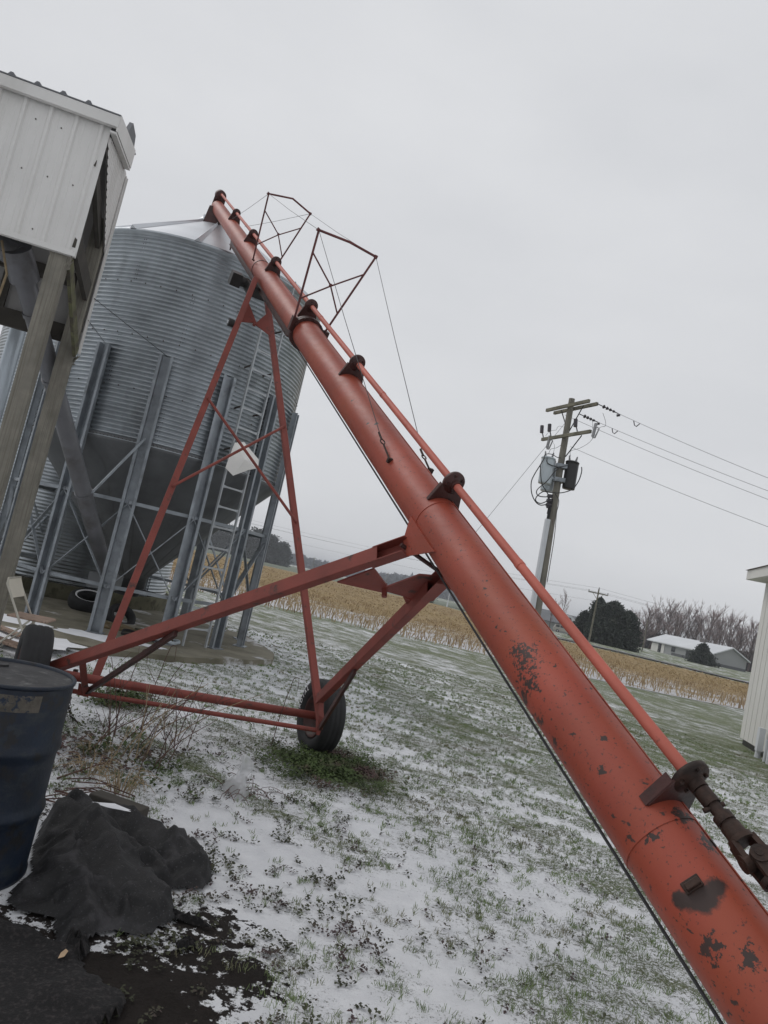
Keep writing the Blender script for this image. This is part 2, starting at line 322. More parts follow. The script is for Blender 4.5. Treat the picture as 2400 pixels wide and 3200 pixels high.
# ------------------------------------------------------------------ ground (lawn under thin snow)
rad = [.25]
while rad[-1] < 3200: rad.append(rad[-1] * (1.0115 if rad[-1] < 30 else 1.03))
rad = np.array(rad)
ang = np.concatenate([np.linspace(-180, -52, 33)[:-1], np.arange(-52, 52, .3), np.linspace(52, 180, 33)[:-1]])
ga, gr = np.meshgrid(np.radians(ang), rad); gx = gr * np.sin(ga); gy = gr * np.cos(ga)
cv = cover(gx, gy)
tuft = fbm(gx * 11, gy * 11, 3)
gz = terrain(gx, gy) + np.where(gr < 25, .022 * sstep(-.02, .10, cv) * (.4 + 1.2 * tuft) + .012 * fbm(gx * 4, gy * 4, 3), 0)
nr, na = gx.shape
gv = np.stack([gx, gy, gz], -1).reshape(-1, 3)
idx = np.arange(nr * na).reshape(nr, na); nx = np.roll(idx, -1, 1)
gf = np.stack([idx[:-1], nx[:-1], nx[1:], idx[1:]], -1).reshape(-1, 4)[:, ::-1]
ground = raw('ground', gv, gf, 'snow', True); tag(ground, kind='structure')
at = ground.data.attributes.new('cover', 'FLOAT', 'POINT'); at.data.foreach_set('value', cv.ravel().astype(np.float32))
dirt = np.exp(-(((gx + 1.1) / .75) ** 2 + ((gy - 2.3) / .9) ** 2)) * 1.0 + .72 * np.exp(-(((gx + .46) / .36) ** 2 + ((gy - 2.66) / .36) ** 2)) + .55 * np.exp(-(((gx + .33) / .20) ** 2 + ((gy - 3.32) / .26) ** 2)) + .45 * np.exp(-(((gx + .1) / .22) ** 2 + ((gy - 3.0) / .14) ** 2)) + .5 * np.exp(-(((gx + 1.35) / .3) ** 2 + ((gy - 4.15) / .2) ** 2)) + .9 * np.exp(-(((gx + 3.9) / 2.3) ** 2 + ((gy - 12.5) / 2.4) ** 2))
at = ground.data.attributes.new('dirt', 'FLOAT', 'POINT'); at.data.foreach_set('value', dirt.ravel().astype(np.float32))
gm = bpy.data.materials.new('snowy_lawn'); gm.use_nodes = True; n = gm.node_tree.nodes; l = gm.node_tree.links; b = n['Principled BSDF']
b.inputs['Roughness'].default_value = .85; b.inputs['Specular IOR Level'].default_value = .15
ac = n.new('ShaderNodeAttribute'); ac.attribute_name = 'cover'; ad = n.new('ShaderNodeAttribute'); ad.attribute_name = 'dirt'
t = n.new('ShaderNodeTexCoord')
def NZ(sc, det=4, ro=.6, src=None, scale=None):
    z = n.new('ShaderNodeTexNoise'); z.inputs['Scale'].default_value = sc; z.inputs['Detail'].default_value = det; z.inputs['Roughness'].default_value = ro
    if scale:
        mm = n.new('ShaderNodeMapping'); mm.inputs['Scale'].default_value = scale; mm.inputs['Rotation'].default_value = (0, 0, R(38)); l.new(t.outputs['Object'], mm.inputs[0]); l.new(mm.outputs[0], z.inputs['Vector'])
    else: l.new(t.outputs['Object'], z.inputs['Vector'])
    return z.outputs['Fac']
def MA(op, a, b2=None, c=None):
    z = n.new('ShaderNodeMath'); z.operation = op
    for i, v in enumerate((a, b2, c)):
        if v is None: continue
        if isinstance(v, (int, float)): z.inputs[i].default_value = v
        else: l.new(v, z.inputs[i])
    return z.outputs[0]
def MR(v, a, b2, c=0, d=1):
    z = n.new('ShaderNodeMapRange'); z.inputs[1].default_value = a; z.inputs[2].default_value = b2; z.inputs[3].default_value = c; z.inputs[4].default_value = d; l.new(v, z.inputs[0]); return z.outputs[0]
def MIX(f, a, b2):
    z = n.new('ShaderNodeMix'); z.data_type = 'RGBA'; l.new(f, z.inputs[0])
    for i, v in ((6, a), (7, b2)):
        if isinstance(v, tuple): z.inputs[i].default_value = (*v, 1)
        else: l.new(v, z.inputs[i])
    return z.outputs[2]
fine = NZ(46, 6, .78); mid = NZ(7, 4, .6); str_ = NZ(4.2, 5, .65, None, (.45, 2.4, 1)); mic = NZ(130, 3, .7)
jit = MA('ADD', MA('ADD', MA('MULTIPLY_ADD', fine, .80, -.40), MA('MULTIPLY_ADD', mic, .5, -.25)), MA('MULTIPLY_ADD', str_, .30, -.15))
mask = MR(MA('ADD', ac.outputs['Fac'], jit), .02, .12)
green = MIX(MR(mid, .35, .65), (.155, .205, .095), (.205, .23, .135)); green = MIX(MR(fine, .4, .62), green, (.11, .115, .075))
snowc = MIX(MR(mid, .3, .7), (.68, .69, .715), (.79, .80, .82))
col = MIX(mask, snowc, green)
rag = NZ(16, 6, .7)
col = MIX(MR(MA('ADD', ad.outputs['Fac'], MA('MULTIPLY_ADD', rag, 2.3, -1.15)), .46, .52), col, (.022, .018, .016))
l.new(col, b.inputs['Base Color'])
bp = n.new('ShaderNodeBump'); bp.inputs['Strength'].default_value = .7; bp.inputs['Distance'].default_value = .02; l.new(MA('ADD', fine, MA('MULTIPLY', mask, .5)), bp.inputs['Height']); l.new(bp.outputs['Normal'], b.inputs['Normal'])
ground.data.materials.clear(); ground.data.materials.append(gm)

# ------------------------------------------------------------------ stubble field, verge strip, road
near_edge = [(-60, 27.5), (-30, 25.6), (-12, 24.0), (-3.2, 23.3), (.9, 23.5), (5, 24), (11, 25.0), (16, 26.8), (30, 30), (60, 38)]
far_edge = [(-190, 150), (-60, 190), (-26, 188), (-9.8, 160), (7, 150), (17, 68), (31, 62), (60, 50)]
def edge_y(e, x): return np.interp(x, [p[0] for p in e], [p[1] for p in e])
xs = np.linspace(-60, 60, 241); ts = np.linspace(0, 1, 160) ** 1.7
# far boundary as azimuth based range
def field_far(az): return np.interp(az, [-60, -14, -8, -4, 3, 6, 10, 13, 15, 20, 27, 40, 60], [230, 200, 190, 170, 158, 120, 92, 75, 69, 71, 69, 68, 66])
azs = np.radians(np.linspace(-58, 58, 300))
nearr = []
for a_ in azs:
    dd = np.linspace(15, 120, 2000); px_ = dd * math.sin(a_); py_ = dd * math.cos(a_)
    k = np.argmax(py_ >= edge_y(near_edge, px_)); nearr.append(dd[k])
nearr = np.array(nearr); farr = field_far(np.degrees(azs))
T, A = np.meshgrid(ts, azs); rr_ = nearr[:, None] + (farr - nearr)[:, None] * T
fx = rr_ * np.sin(A); fy = rr_ * np.cos(A); fz = terrain(fx, fy) + .012 + .05 * sstep(0, .06, T)  * fbm(fx * 3, fy * 3, 3) * (rr_ < 60)
fv = np.stack([fx, fy, fz], -1).reshape(-1, 3); ii = np.arange(fx.size).reshape(fx.shape)
ff = np.stack([ii[:-1, :-1], ii[:-1, 1:], ii[1:, 1:], ii[1:, :-1]], -1).reshape(-1, 4)
gm2 = bpy.data.materials.new('stubble_field'); gm2.use_nodes = True; n = gm2.node_tree.nodes; l = gm2.node_tree.links; b = n['Principled BSDF']; b.inputs['Roughness'].default_value = .95
b.inputs['Specular IOR Level'].default_value = .1
t = n.new('ShaderNodeTexCoord'); sp = n.new('ShaderNodeSeparateXYZ'); l.new(t.outputs['Object'], sp.inputs[0])
fine = NZ(2.2, 6, .75, None, (1, 3.5, 1)); mid = NZ(.5, 5, .65, None, (.5, 1.6, 1)); big = NZ(.05, 4, .6); ultra = NZ(9, 4, .7)
str_ = MIX(MR(fine, .38, .62), (.25, .18, .095), (.43, .32, .18)); str_ = MIX(MR(ultra, .5, .7), str_, (.12, .085, .05))
str_ = MIX(MR(big, .4, .65), str_, (.31, .23, .11))
sn = MR(MA('ADD', MA('MULTIPLY_ADD', fine, .7, MA('MULTIPLY', mid, .5)), MR(sp.outputs['Y'], 25, 41, .085, -.14)), .56, .64)
l.new(MIX(sn, str_, (.60, .60, .62)), b.inputs['Base Color'])
bp = n.new('ShaderNodeBump'); bp.inputs['Strength'].default_value = 1; bp.inputs['Distance'].default_value = .12; l.new(fine, bp.inputs['Height']); l.new(bp.outputs['Normal'], b.inputs['Normal'])
field = raw('field', fv, ff, gm2, True); tag(field, kind='structure')
# standing cut stalks and lying straw (stuff)
P = []; F = []
def strips(px, py, pz, hx, hy, hz, w):
    # each strip: a thin quad from base to base+h, width perpendicular to view
    L = np.hypot(px, py); ox = py / L * w / 2; oy = -px / L * w / 2
    v = np.stack([np.stack([px - ox, py - oy, pz], -1), np.stack([px + ox, py + oy, pz], -1), np.stack([px + hx + ox * .6, py + hy + oy * .6, pz + hz], -1), np.stack([px + hx - ox * .6, py + hy - oy * .6, pz + hz], -1)], 1)
    return v.reshape(-1, 3)
vv = []
for row in range(26):
    off = row * .76; dens = 9 if row < 14 else 6
    xr = np.arange(-14, 32, 1 / dens); xr = xr + rng.uniform(-.05, .05, len(xr)); yr = edge_y(near_edge, xr) + .25 + off + rng.normal(0, .05, len(xr))
    keep = rng.random(len(xr)) < .75; xr = xr[keep]; yr = yr[keep]
    h = rng.uniform(.10, .38, len(xr)) * (1 if row < 6 else .55)
    vv.append(strips(xr, yr, terrain(xr, yr) + .01, rng.normal(0, .05, len(xr)), rng.normal(0, .05, len(xr)), h, rng.uniform(.022, .042, len(xr))))
nx_ = 26000
dd = 23 + 75 * rng.random(nx_) ** 1.6; aa = np.radians(rng.uniform(-22, 31, nx_)); xr = dd * np.sin(aa); yr = dd * np.cos(aa); k = (yr > edge_y(near_edge, xr) + 2.5 + 13 * rng.random(len(xr)) ** 1.3) & (dd < field_far(np.degrees(aa)) - 1); xr = xr[k]; yr = yr[k]
sc_ = 1 + np.hypot(xr, yr) / 45
vv.append(strips(xr, yr, terrain(xr, yr) + .03, rng.normal(0, .09, len(xr)) * sc_, rng.normal(0, .12, len(xr)), rng.uniform(.01, .10, len(xr)) * sc_ * .6, .02 * sc_))
vv = np.concatenate(vv); ff = np.arange(len(vv)).reshape(-1, 4)
st = raw('corn_stubble', vv, ff, 'stubble'); tag(st, 'tan corn stalk stubble standing in rows along the field edge', 'corn stubble', kind='stuff')

def azp(az, d, z=0): a = R(az); return Vector((d * math.sin(a), d * math.cos(a), z))
def ter(x, y): return float(terrain(np.array([x], float), np.array([y], float))[0])
# country road beyond the field on the right
mb = MB(); pts = [(9, 94), (10.5, 88), (13, 77.5), (15, 71.5), (20, 73.5), (27, 71.5), (34, 70.5), (50, 70), (60, 70)]
for (a1, d1), (a2, d2) in zip(pts, pts[1:]):
    q = [azp(a1, d1, 0), azp(a2, d2, 0), azp(a2, d2 + 5, 0), azp(a1, d1 + 5, 0)]
    for p in q: p.z = ter(p.x, p.y) + .10
    mb.add(q, [(0, 1, 2, 3)])
M['road'] = mat('gravel_road', (.12, .12, .12), .9, 0, .2, .5, 0, 40, (.5, .5, .52), .55, .7, .35)
road = mb.build('road', 'road'); tag(road, kind='structure')
# far pale green winter fields
M['far_green'] = mat('far_winter_field', (.12, .14, .095), .95, 0, .15, .02, 0, 40, (.26, .26, .25), .6, .75, .015); M['far_tan'] = mat('far_tan_field', (.25, .20, .14), .95, 0, .15, .02)
mb = MB(); mb.add([azp(-60, 205), azp(-9, 205), azp(-3, 178), azp(4, 165), azp(8.5, 130), azp(12, 100), azp(13, 330), azp(-6, 420), azp(-60, 420)], [(0, 1, 2, 3, 4, 5, 6, 7, 8)])
mb.v = [(x, y, ter(x, y) + .15) for x, y, z in mb.v]; tag(mb.build('meadow', 'far_green'), kind='structure')

# ------------------------------------------------------------------ concrete pad
mb = MB(); pp = [(-2.35, 9.55), (-1.45, 10.75), (-1.2, 11.3), (-1.35, 12.4), (-2.1, 13.9), (-3.8, 14.6), (-6.6, 14.2), (-6.8, 11.2), (-5.6, 9.6), (-4.2, 8.9), (-3.0, 9.0)]
pts = []
for i in range(len(pp)):
    a = Vector((*pp[i], 0)); c = Vector((*pp[(i + 1) % len(pp)], 0))
    for k in range(4): q = a.lerp(c, k / 4); pts.append(q + Vector((random.uniform(-.05, .05), random.uniform(-.05, .05), .03)))
mb.prism(pts, (0, 0, .12)); pad = mb.build('concrete_pad', 'concrete'); tag(pad, kind='structure')
mb = MB()
for c, rx, ry in [((-3.95, 8.55), .8, .55), ((-3.4, 9.75), .55, .28), ((-4.9, 9.6), .9, .35), ((-2.75, 10.0), .25, .12)]:
    nn = 26; ring_ = [Vector((c[0] + rx * math.cos(2 * math.pi * i / nn) * (1 + random.uniform(-.2, .2)), c[1] + ry * math.sin(2 * math.pi * i / nn) * (1 + random.uniform(-.2, .2)), .093)) for i in range(nn)]
    mb.add([Vector((c[0], c[1], .105))] + ring_, [(0, i + 1, (i + 1) % nn + 1) for i in range(nn)], True)
tag(mb.build('snow_patches', 'snow'), 'thin white snow lying in patches on the concrete pad', 'snow', kind='stuff')

# ================================================================== GRAIN AUGER
P0 = Vector((-.9087, 6, 3.5085)); D = Vector((-.52535, 1, .65487)).normalized()
AH = Vector((D.x, D.y, 0)).normalized(); AP = Vector((AH.y, -AH.x, 0)); AU = AP.cross(D).normalized()
def T(s, l=0, h=0): return P0 + D * s + AP * l + AU * h
aug = thing('grain_auger', 'long faded orange grain auger slanting up to the top of the steel bin', 'grain auger', (-1.3, 6.1, 0))
def polyring(mb, s0, s1, r0_, r1_, n=40):
    mb.lathe([(r0_, 0), (r1_, 0), (r1_, s1 - s0), (r0_, s1 - s0)], T(s0), D, n, False, True)
mb = MB()
prof = [(.1265, i * .35) for i in range(int((6.55 + .36) / .35) + 1)]
prof = [(.127, -6.55), (.127, .36)]
ss = np.linspace(-6.55, .36, 60)
mb.lathe([(.127 + .0006 * math.sin(x * 9) , x) for x in ss], P0, D, 56)
lower = mb.build('lower_tube', 'auger', aug)
mb = MB(); mb.lathe([(.114, x) for x in np.linspace(.3, 7.62, 40)], P0, D, 48); mb.lathe([(.114, 7.62), (.0, 7.62)], P0, D, 48, False)
mb.build('upper_tube', 'auger', aug)
# seam weld along the tube, on the far upper side
mb = MB()
for (s0, s1, rr) in ((-6.5, .3, .1275), (.4, 7.5, .1145)):
    an = R(70); mb.beam(T(s0, rr * math.cos(an), rr * math.sin(an)), T(s1, rr * math.cos(an), rr * math.sin(an)), .007, .006, AP)
mb.build('seam', 'auger', lower)
mb = MB(); polyring(mb, .30, .325, .10, .158); polyring(mb, .335, .36, .10, .158); polyring(mb, .36, .44, .12, .136); polyring(mb, .22, .30, .11, .126)
for k in range(10):
    a = 2 * math.pi * (k + .3) / 10; mb.tube(T(.285, .146 * math.cos(a), .146 * math.sin(a)), T(.375, .146 * math.cos(a), .146 * math.sin(a)), .008, 6)
mb.build('coupling_flange', 'dark_red', aug)
for s_ in (-2.98, -4.9): mb = MB(); polyring(mb, s_, s_ + .018, .12, .1295, 56); mb.build('band', 'auger', aug)
# lower end: inlet cage and foot
mb = MB(); mb.tube(T(-6.6), T(-6.5), .15, 24)
for k in range(8): a = 2 * math.pi * k / 8; mb.tube(T(-7.0, .12 * math.cos(a), .12 * math.sin(a)), T(-6.55, .12 * math.cos(a), .12 * math.sin(a)), .008, 6)
mb.tube(T(-7.02), T(-6.98), .14, 20); mb.build('inlet_cage', 'dark_red', aug)
# drive shaft
SHH = .222
mb = MB(); mb.tube(T(-4.86, 0, SHH), T(7.78, 0, SHH), .0205, 20); mb.build('drive_shaft', 'shaft_red', aug)
for s_ in (-3.7, -1.7, .1): mb = MB(); mb.tube(T(s_, 0, SHH), T(s_ + .03, 0, SHH), .0225, 16); mb.build('shaft_coupler', 'shaft_red', aug)
# bearing brackets
for i, s_ in enumerate((5.72, 4.02, 2.33, .50, -1.06, -2.93, -4.83)):
    k = 1.0 if s_ < .4 else .93
    br = MB()
    b0 = .075 if s_ < .4 else .062
    pl = [(-.086, .085), (-.090, .10), (-.062, .205), (.066, .205), (.112, .07), (.115, .02)]
    pl = [(l_ * k, h_ if h_ > .1 else h_ + (0 if s_ < .4 else -.0)) for l_, h_ in pl]
    inner = [(.11 * k * math.cos(a), .11 * k * math.sin(a)) for a in np.linspace(R(12), R(138), 9)]
    poly = [T(s_, l_, h_) for l_, h_ in pl] + [T(s_, l_, h_) for l_, h_ in reversed(inner)]
    br.prism(poly, D * .008)
    fw = .035 if s_ < -4 else .022; br.beam(T(s_ + fw / 2, -.092 * k, .09), T(s_ + fw / 2, -.062 * k, .2), fw, .006, AP)     # folded side flanges
    br.beam(T(s_ + fw / 2, .12 * k, .03), T(s_ + fw / 2, .07 * k, .2), fw, .006, AP)
    ob = br.build('bearing_bracket', 'dark_red', aug)
    dk = MB(); dk.lathe([(0, -.018), (.03, -.018), (.034, -.008), (.06, -.006), (.062, 0), (.062, .012), (.0, .012)], T(s_, 0, SHH), D, 28)
    dk.tube(T(s_ - .045, 0, SHH), T(s_ - .01, 0, SHH), .027, 16)
    for a in (0.6, 1.9, 3.4, 4.9): dk.tube(T(s_ - .016, .045 * math.cos(a), SHH + .045 * math.sin(a)), T(s_ - .004, .045 * math.cos(a), SHH + .045 * math.sin(a)), .007, 6)
    dk.build('bearing', 'dark_red' if s_ > -4 else 'rust', ob)
# head: gear housing and discharge spout
mb = MB(); mb.lathe([(0, -.03), (.085, -.03), (.095, 0), (.095, .10), (.08, .13), (0, .13)], T(7.72, 0, .19), D, 28)
mb.prism([T(7.72, -.10, 0), T(7.72, -.095, .2), T(7.72, .095, .2), T(7.72, .10, 0)], D * .02)
mb.build('gear_housing', 'dark_red', aug)
mb = MB(); E1 = T(7.45, 0, -.02)
sp = [E1 + Vector((x, y, 0)) for x, y in ((-.12, -.12), (.12, -.12), (.12, .12), (-.12, .12))]; sp2 = [p + Vector((-.05 + (0), .02, -.72)) + (p - E1) * .35 for p in sp]
mb.add(sp + sp2, [(0, 1, 5, 4), (1, 2, 6, 5), (2, 3, 7, 6), (3, 0, 4, 7)]); mb.add([p + (p - E1) * .04 for p in sp + sp2], [(0, 4, 5, 1), (1, 5, 6, 2), (2, 6, 7, 3), (3, 7, 4, 0)])
mb.build('discharge_spout', 'dark_red', aug)
# rail under the tube for the lifting arms
mb = MB(); mb.beam(T(.75, 0, -.145), T(5.2, 0, -.145), .055, .05, AU); mb.beam(T(.75, 0, -.172), T(5.2, 0, -.172), .08, .008, AU)
mb.prism([T(5.2, 0, -.1), T(5.2, 0, -.25), T(5.42, 0, -.1)], AP * .02)
mb.build('lift_rail', 'dark_red', aug)
# undercarriage points
AX = lambda k: Vector((-.27, 6.62, .33)) - AP * k + Vector((0, 0, .04 * k))
UL, UR = Vector((-1.9796, 7.7159, 4.6421)), Vector((-1.9107, 8.1224, 4.6275))
BLt, BRt = Vector((-1.97, 5.85, .40)), Vector((-.14, 6.25, .38))
TL, EL = Vector((.15, 3.70, 1.86)), Vector((-2.25, 5.6, .44)); TR, ER = Vector((.385, 3.80, 1.75)), Vector((-.19, 6.25, .55))
BL, BR = Vector((-1.98, 5.75, .29)), Vector((-.13, 6.15, .325))
nU = (UL - BRt).cross(UR - BLt).normalized(); nL = (TL - ER).cross(TR - EL).normalized()
if nL.z < 0: nL = -nL
for a, b_, lab in ((UL, BLt, 0), (UR, BRt, 1)):
    mb = MB(); mb.beam(a, b_, .062, .048, nU); mb.build('lift_arm', 'frame_red', aug, .004)
for a, b_ in ((TL, EL), (TR, ER)):
    mb = MB(); Z = (b_ - a).normalized(); side = Z.cross(nL).normalized()
    # open-ended box section with heavier sleeve at the top
    w, h, tt = .052, .080, .005
    for sg in (-1, 1):
        mb.beam(a + side * (sg * (w / 2)) + Z * .17, b_ + side * (sg * w / 2), tt, h, nL)
        mb.beam(a + nL * (sg * h / 2) + Z * .17, b_ + nL * (sg * h / 2), w, tt, nL)
    fs_ = 1 if (side.dot(EYE - a) < 0) else -1
    mb.beam(a + side * (fs_ * (w / 2 + .004)), a + side * (fs_ * (w / 2 + .004)) + Z * .17, tt, h + .012, nL)
    mb.beam(a + nL * (h / 2 + .002) - Z * .01, a + nL * (h / 2 + .002) + Z * .2, w + .012, tt, nL)
    mb.beam(a - nL * (h / 2 + .004), a - nL * (h / 2 + .004) + Z * .24, w + .02, tt, nL)
    mb.build('lower_arm', 'frame_red', aug)
# gussets
mb = MB(); mb.prism([(-2.012, 7.757, 4.385), (-2.045, 7.56, 4.06), (-1.869, 7.685, 4.132), (-1.853, 7.69, 4.15)], nU * .008); mb.prism([(-1.86, 7.69, 4.12), (-1.781, 7.828, 4.33), (-1.667, 7.736, 4.04)], nU * .008)
mb.tube(Vector((-1.86, 7.68, 4.12)) - nU * .02, Vector((-1.86, 7.68, 4.12)) + nU * .02, .02, 10)
mb.build('upper_gusset', 'frame_red', aug)
mb = MB()
mb.prism([(.015, 3.849, 1.712), (.105, 4.03, 1.640), (.092, 4.113, 1.594), (-.17, 4.01, 1.595)], nL * .010)
mb.prism([(.10, 4.06, 1.625), (.264, 3.912, 1.735), (.34, 3.90, 1.745), (.328, 4.189, 1.594), (.11, 4.10, 1.605)], nL * .010)
mb.prism([(.215, 4.15, 1.595), (.328, 4.189, 1.58), (.262, 4.28, 1.545)], nL * .008)
mb.tube(Vector((.10, 4.07, 1.615)) - nL * .05, Vector((.10, 4.07, 1.615)) + nL * .03, .016, 10)
mb.build('lower_gusset', 'frame_red', aug)
# mounting plates between tube and lower arms
for sg in (-1, 1):
    mb = MB(); pl = [(-2.86, .05), (-3.03, -.155), (-3.10, -.20), (-3.25, -.215), (-3.46, -.12), (-3.5, -.02), (-3.05, .03)]
    if sg < 0:
        q = [(.144, 3.722, 2.022), (.134, 3.735, 1.886), (.168, 3.676, 1.808), (.219, 3.577, 1.826), (.285, 3.451, 1.850)]
        q = [Vector(p) for p in q] + [T(-3.2, -.128, -.03)]
    else: q = [T(-2.9, .128, .0), T(-3.05, .128, -.22), T(-3.12, .128, -.27), T(-3.4, .128, -.2), T(-3.48, .128, -.05)]
    mb.prism(q, AP * .009)
    mb.build('mount_plate', 'auger', aug)
mb = MB(); mb.tube(TL - AP * .03, TR + AP * .03, .012, 10); mb.build('mount_pin', 'dark_red', aug)
# cross braces between lifting arms
for (a, b_) in ((lerp(UL, BLt, .376), lerp(UR, BRt, .610)), (lerp(UL, BLt, .6015), lerp(UR, BRt, .380))):
    mb = MB(); mb.tube(a - AH * .03, b_ - AH * .03, .0145, 12); mb.tube(a - AH * .05, a + AH * .02, .012, 8); mb.tube(b_ - AH * .05, b_ + AH * .02, .012, 8)
    mb.build('cross_brace', 'frame_red', aug)
mb = MB(); mb.tube(AX(-.1), AX(2.28), .036, 20); mb.build('axle', 'frame_red', aug)
mb = MB(); mb.tube(BR + Vector((0.0, 0, -.01)), BL + (BL - BR).normalized() * .12 + Vector((0, 0, .0)), .019, 14); mb.build('axle_tie', 'frame_red', aug)
for (p1, p2) in ((lerp(TL, EL, .868), BL), (lerp(TR, ER, .985), BR)):
    mb = MB(); mb.beam(p1, p2, .045, .05, AH); mb.build('link_post', 'frame_red', aug)
for (p1, p2) in ((lerp(TL, EL, .545) - nL * .06, BL), (lerp(TR, ER, .6) - nL * .055, BR)):
    mb = MB(); mb.beam(p1, p2, .024, .042, nL); mb.build('diagonal_brace', 'dark_red', aug)
mb = MB(); w_ = Vector((.02, 0, 0))
mb.prism([BR + Vector((-.03, -.03, .12)), BR + Vector((.03, -.03, .1)), BR + Vector((.01, -.03, -.04)), BR + Vector((-.015, -.03, -.04))], AH * .01); mb.build('axle_bracket', 'frame_red', aug); mb = MB()
mb.prism([BL + Vector((-.06, -.03, .07)), BL + Vector((.03, -.03, .06)), BL + Vector((.04, -.03, -.02)), BL + Vector((-.05, -.03, -.02))], AH * .01)
mb.build('axle_bracket', 'frame_red', aug)
# top slider and rollers
mb = MB(); sc0 = T(2.55, 0, -.19); mb.box(T(2.6, 0, -.20), (.30, .12, .3), (AP, AU, D)); mb.build('slider', 'dark_steel', aug)
mb = MB(); mb.tube(T(2.75, -.12, -.19), T(2.75, -.22, -.19), .06, 20); mb.box(T(2.75, -.27, -.19), (.12, .15, .16), (AP, AU, D)); mb.build('roller', 'dark_steel', aug)
mb = MB(); pc = lerp(UL, BLt, .155) - AP * .07; mb.tube(pc - AP * .03 - AH * 0, pc + AP * .03, .045, 18); mb.build('cable_pulley', 'dark_steel', aug)
mb = MB(); pc2 = pc - AP * .032; mb.tube(pc2, pc2 - AP * .006, .02, 12); mb.build('pulley_hub', 'conduit', aug)
# trusses
def truss(s_, hw, th, bend, base, mids, r=.0085):
    tL, tR, tM = T(s_, .03 - hw, th), T(s_, .03 + hw, th), T(s_, .04, th + bend); bL, bR = T(s_, -base, .09), T(s_, base, .09)
    t_ = MB(); t_.path([tL, tM, tR], r * 1.25, 8); t_.tube(tL, bL, r * 1.1, 8); t_.tube(tR, bR, r * 1.1, 8)
    t_.tube(tL - AP * .01 - AU * .015, tL + AP * .0 + AU * .015, r * 1.8, 8); t_.tube(tR - AU * .015, tR + AU * .015, r * 1.8, 8)
    cmid = T(s_, .03, th * .56); a1, a2 = lerp(tL, bL, mids[0]), lerp(tR, bR, mids[1]); b1, b2 = lerp(tL, bL, mids[2]), lerp(tR, bR, mids[3])
    t_.path([a1, cmid, a2], r * .8, 6); t_.path([b1, cmid - AU * .01, b2], r * .8, 6); t_.tube(cmid - AU * .014, cmid + AU * .014, r * 1.4, 8)
    t_.build('truss', 'truss_red', aug); return tL, tR
t1L, t1R = truss(.32, .28, .86, .018, .155, (.24, .76, .76, .23), .009)
t2L, t2R = truss(2.85, .262, .818, .065, .14, (.25, .80, .78, .26), .0085)
mb = MB(); polyring(mb, 2.84, 2.855, .113, .119, 32); mb.tube(T(2.85, -.15, .085), T(2.85, -.12, .07), .012, 8); mb.build('clamp_ring', 'dark_red', aug)
for l_, h_ in ((-.15, .05), (.17, .03)): mb = MB(); mb.box(T(.33, l_, h_), (.047, .12, .06), (AP, AU, D)); mb.build('truss_foot', 'dark_red', aug)
hL, hR = T(-2.40, -.12, .055), T(-2.46, .118, .09)
eyeL, eyeR = T(-2.22, -.135, .10), T(-2.31, .12, .115)
for a, b_ in ((t2L, T(5.3, -.1, .16)), (t2R, T(5.3, .1, .13)), (t2L, t1L), (t2R, t1R), (t1L, eyeL), (t1R, eyeR)):
    mb = MB(); c_ = lerp(a, b_, .5) - Vector((0, 0, .01)); mb.path([a, c_, b_], .0024, 6); mb.build('guy_wire', 'cable', aug)
for h_, e_ in ((hL, eyeL), (hR, eyeR)):
    mb = MB(); mb.tube(h_, lerp(h_, e_, .7), .006, 8); c_ = lerp(h_, e_, .85)
    dd_ = (e_ - h_).normalized(); sd_ = dd_.cross(AH).normalized()
    mb.path([c_ + dd_ * (.022 * math.cos(a)) + sd_ * (.014 * math.sin(a)) for a in np.linspace(0, 2 * math.pi, 14)], .004, 6)
    mb.tube(e_ - dd_ * .005, e_ + dd_ * .06, .007, 8); mb.box(h_ - dd_ * .012, (.035, .03, .02), (AP, AU, D))
    mb.build('turnbuckle', 'rust', aug)
for l_, h_ in ((-.010, -.160), (.008, -.176)):
    mb = MB(); mb.tube(T(2.4, l_, h_), T(-6.6, l_, h_ - .004), .0042, 8); mb.build('lift_cable', 'cable', aug)
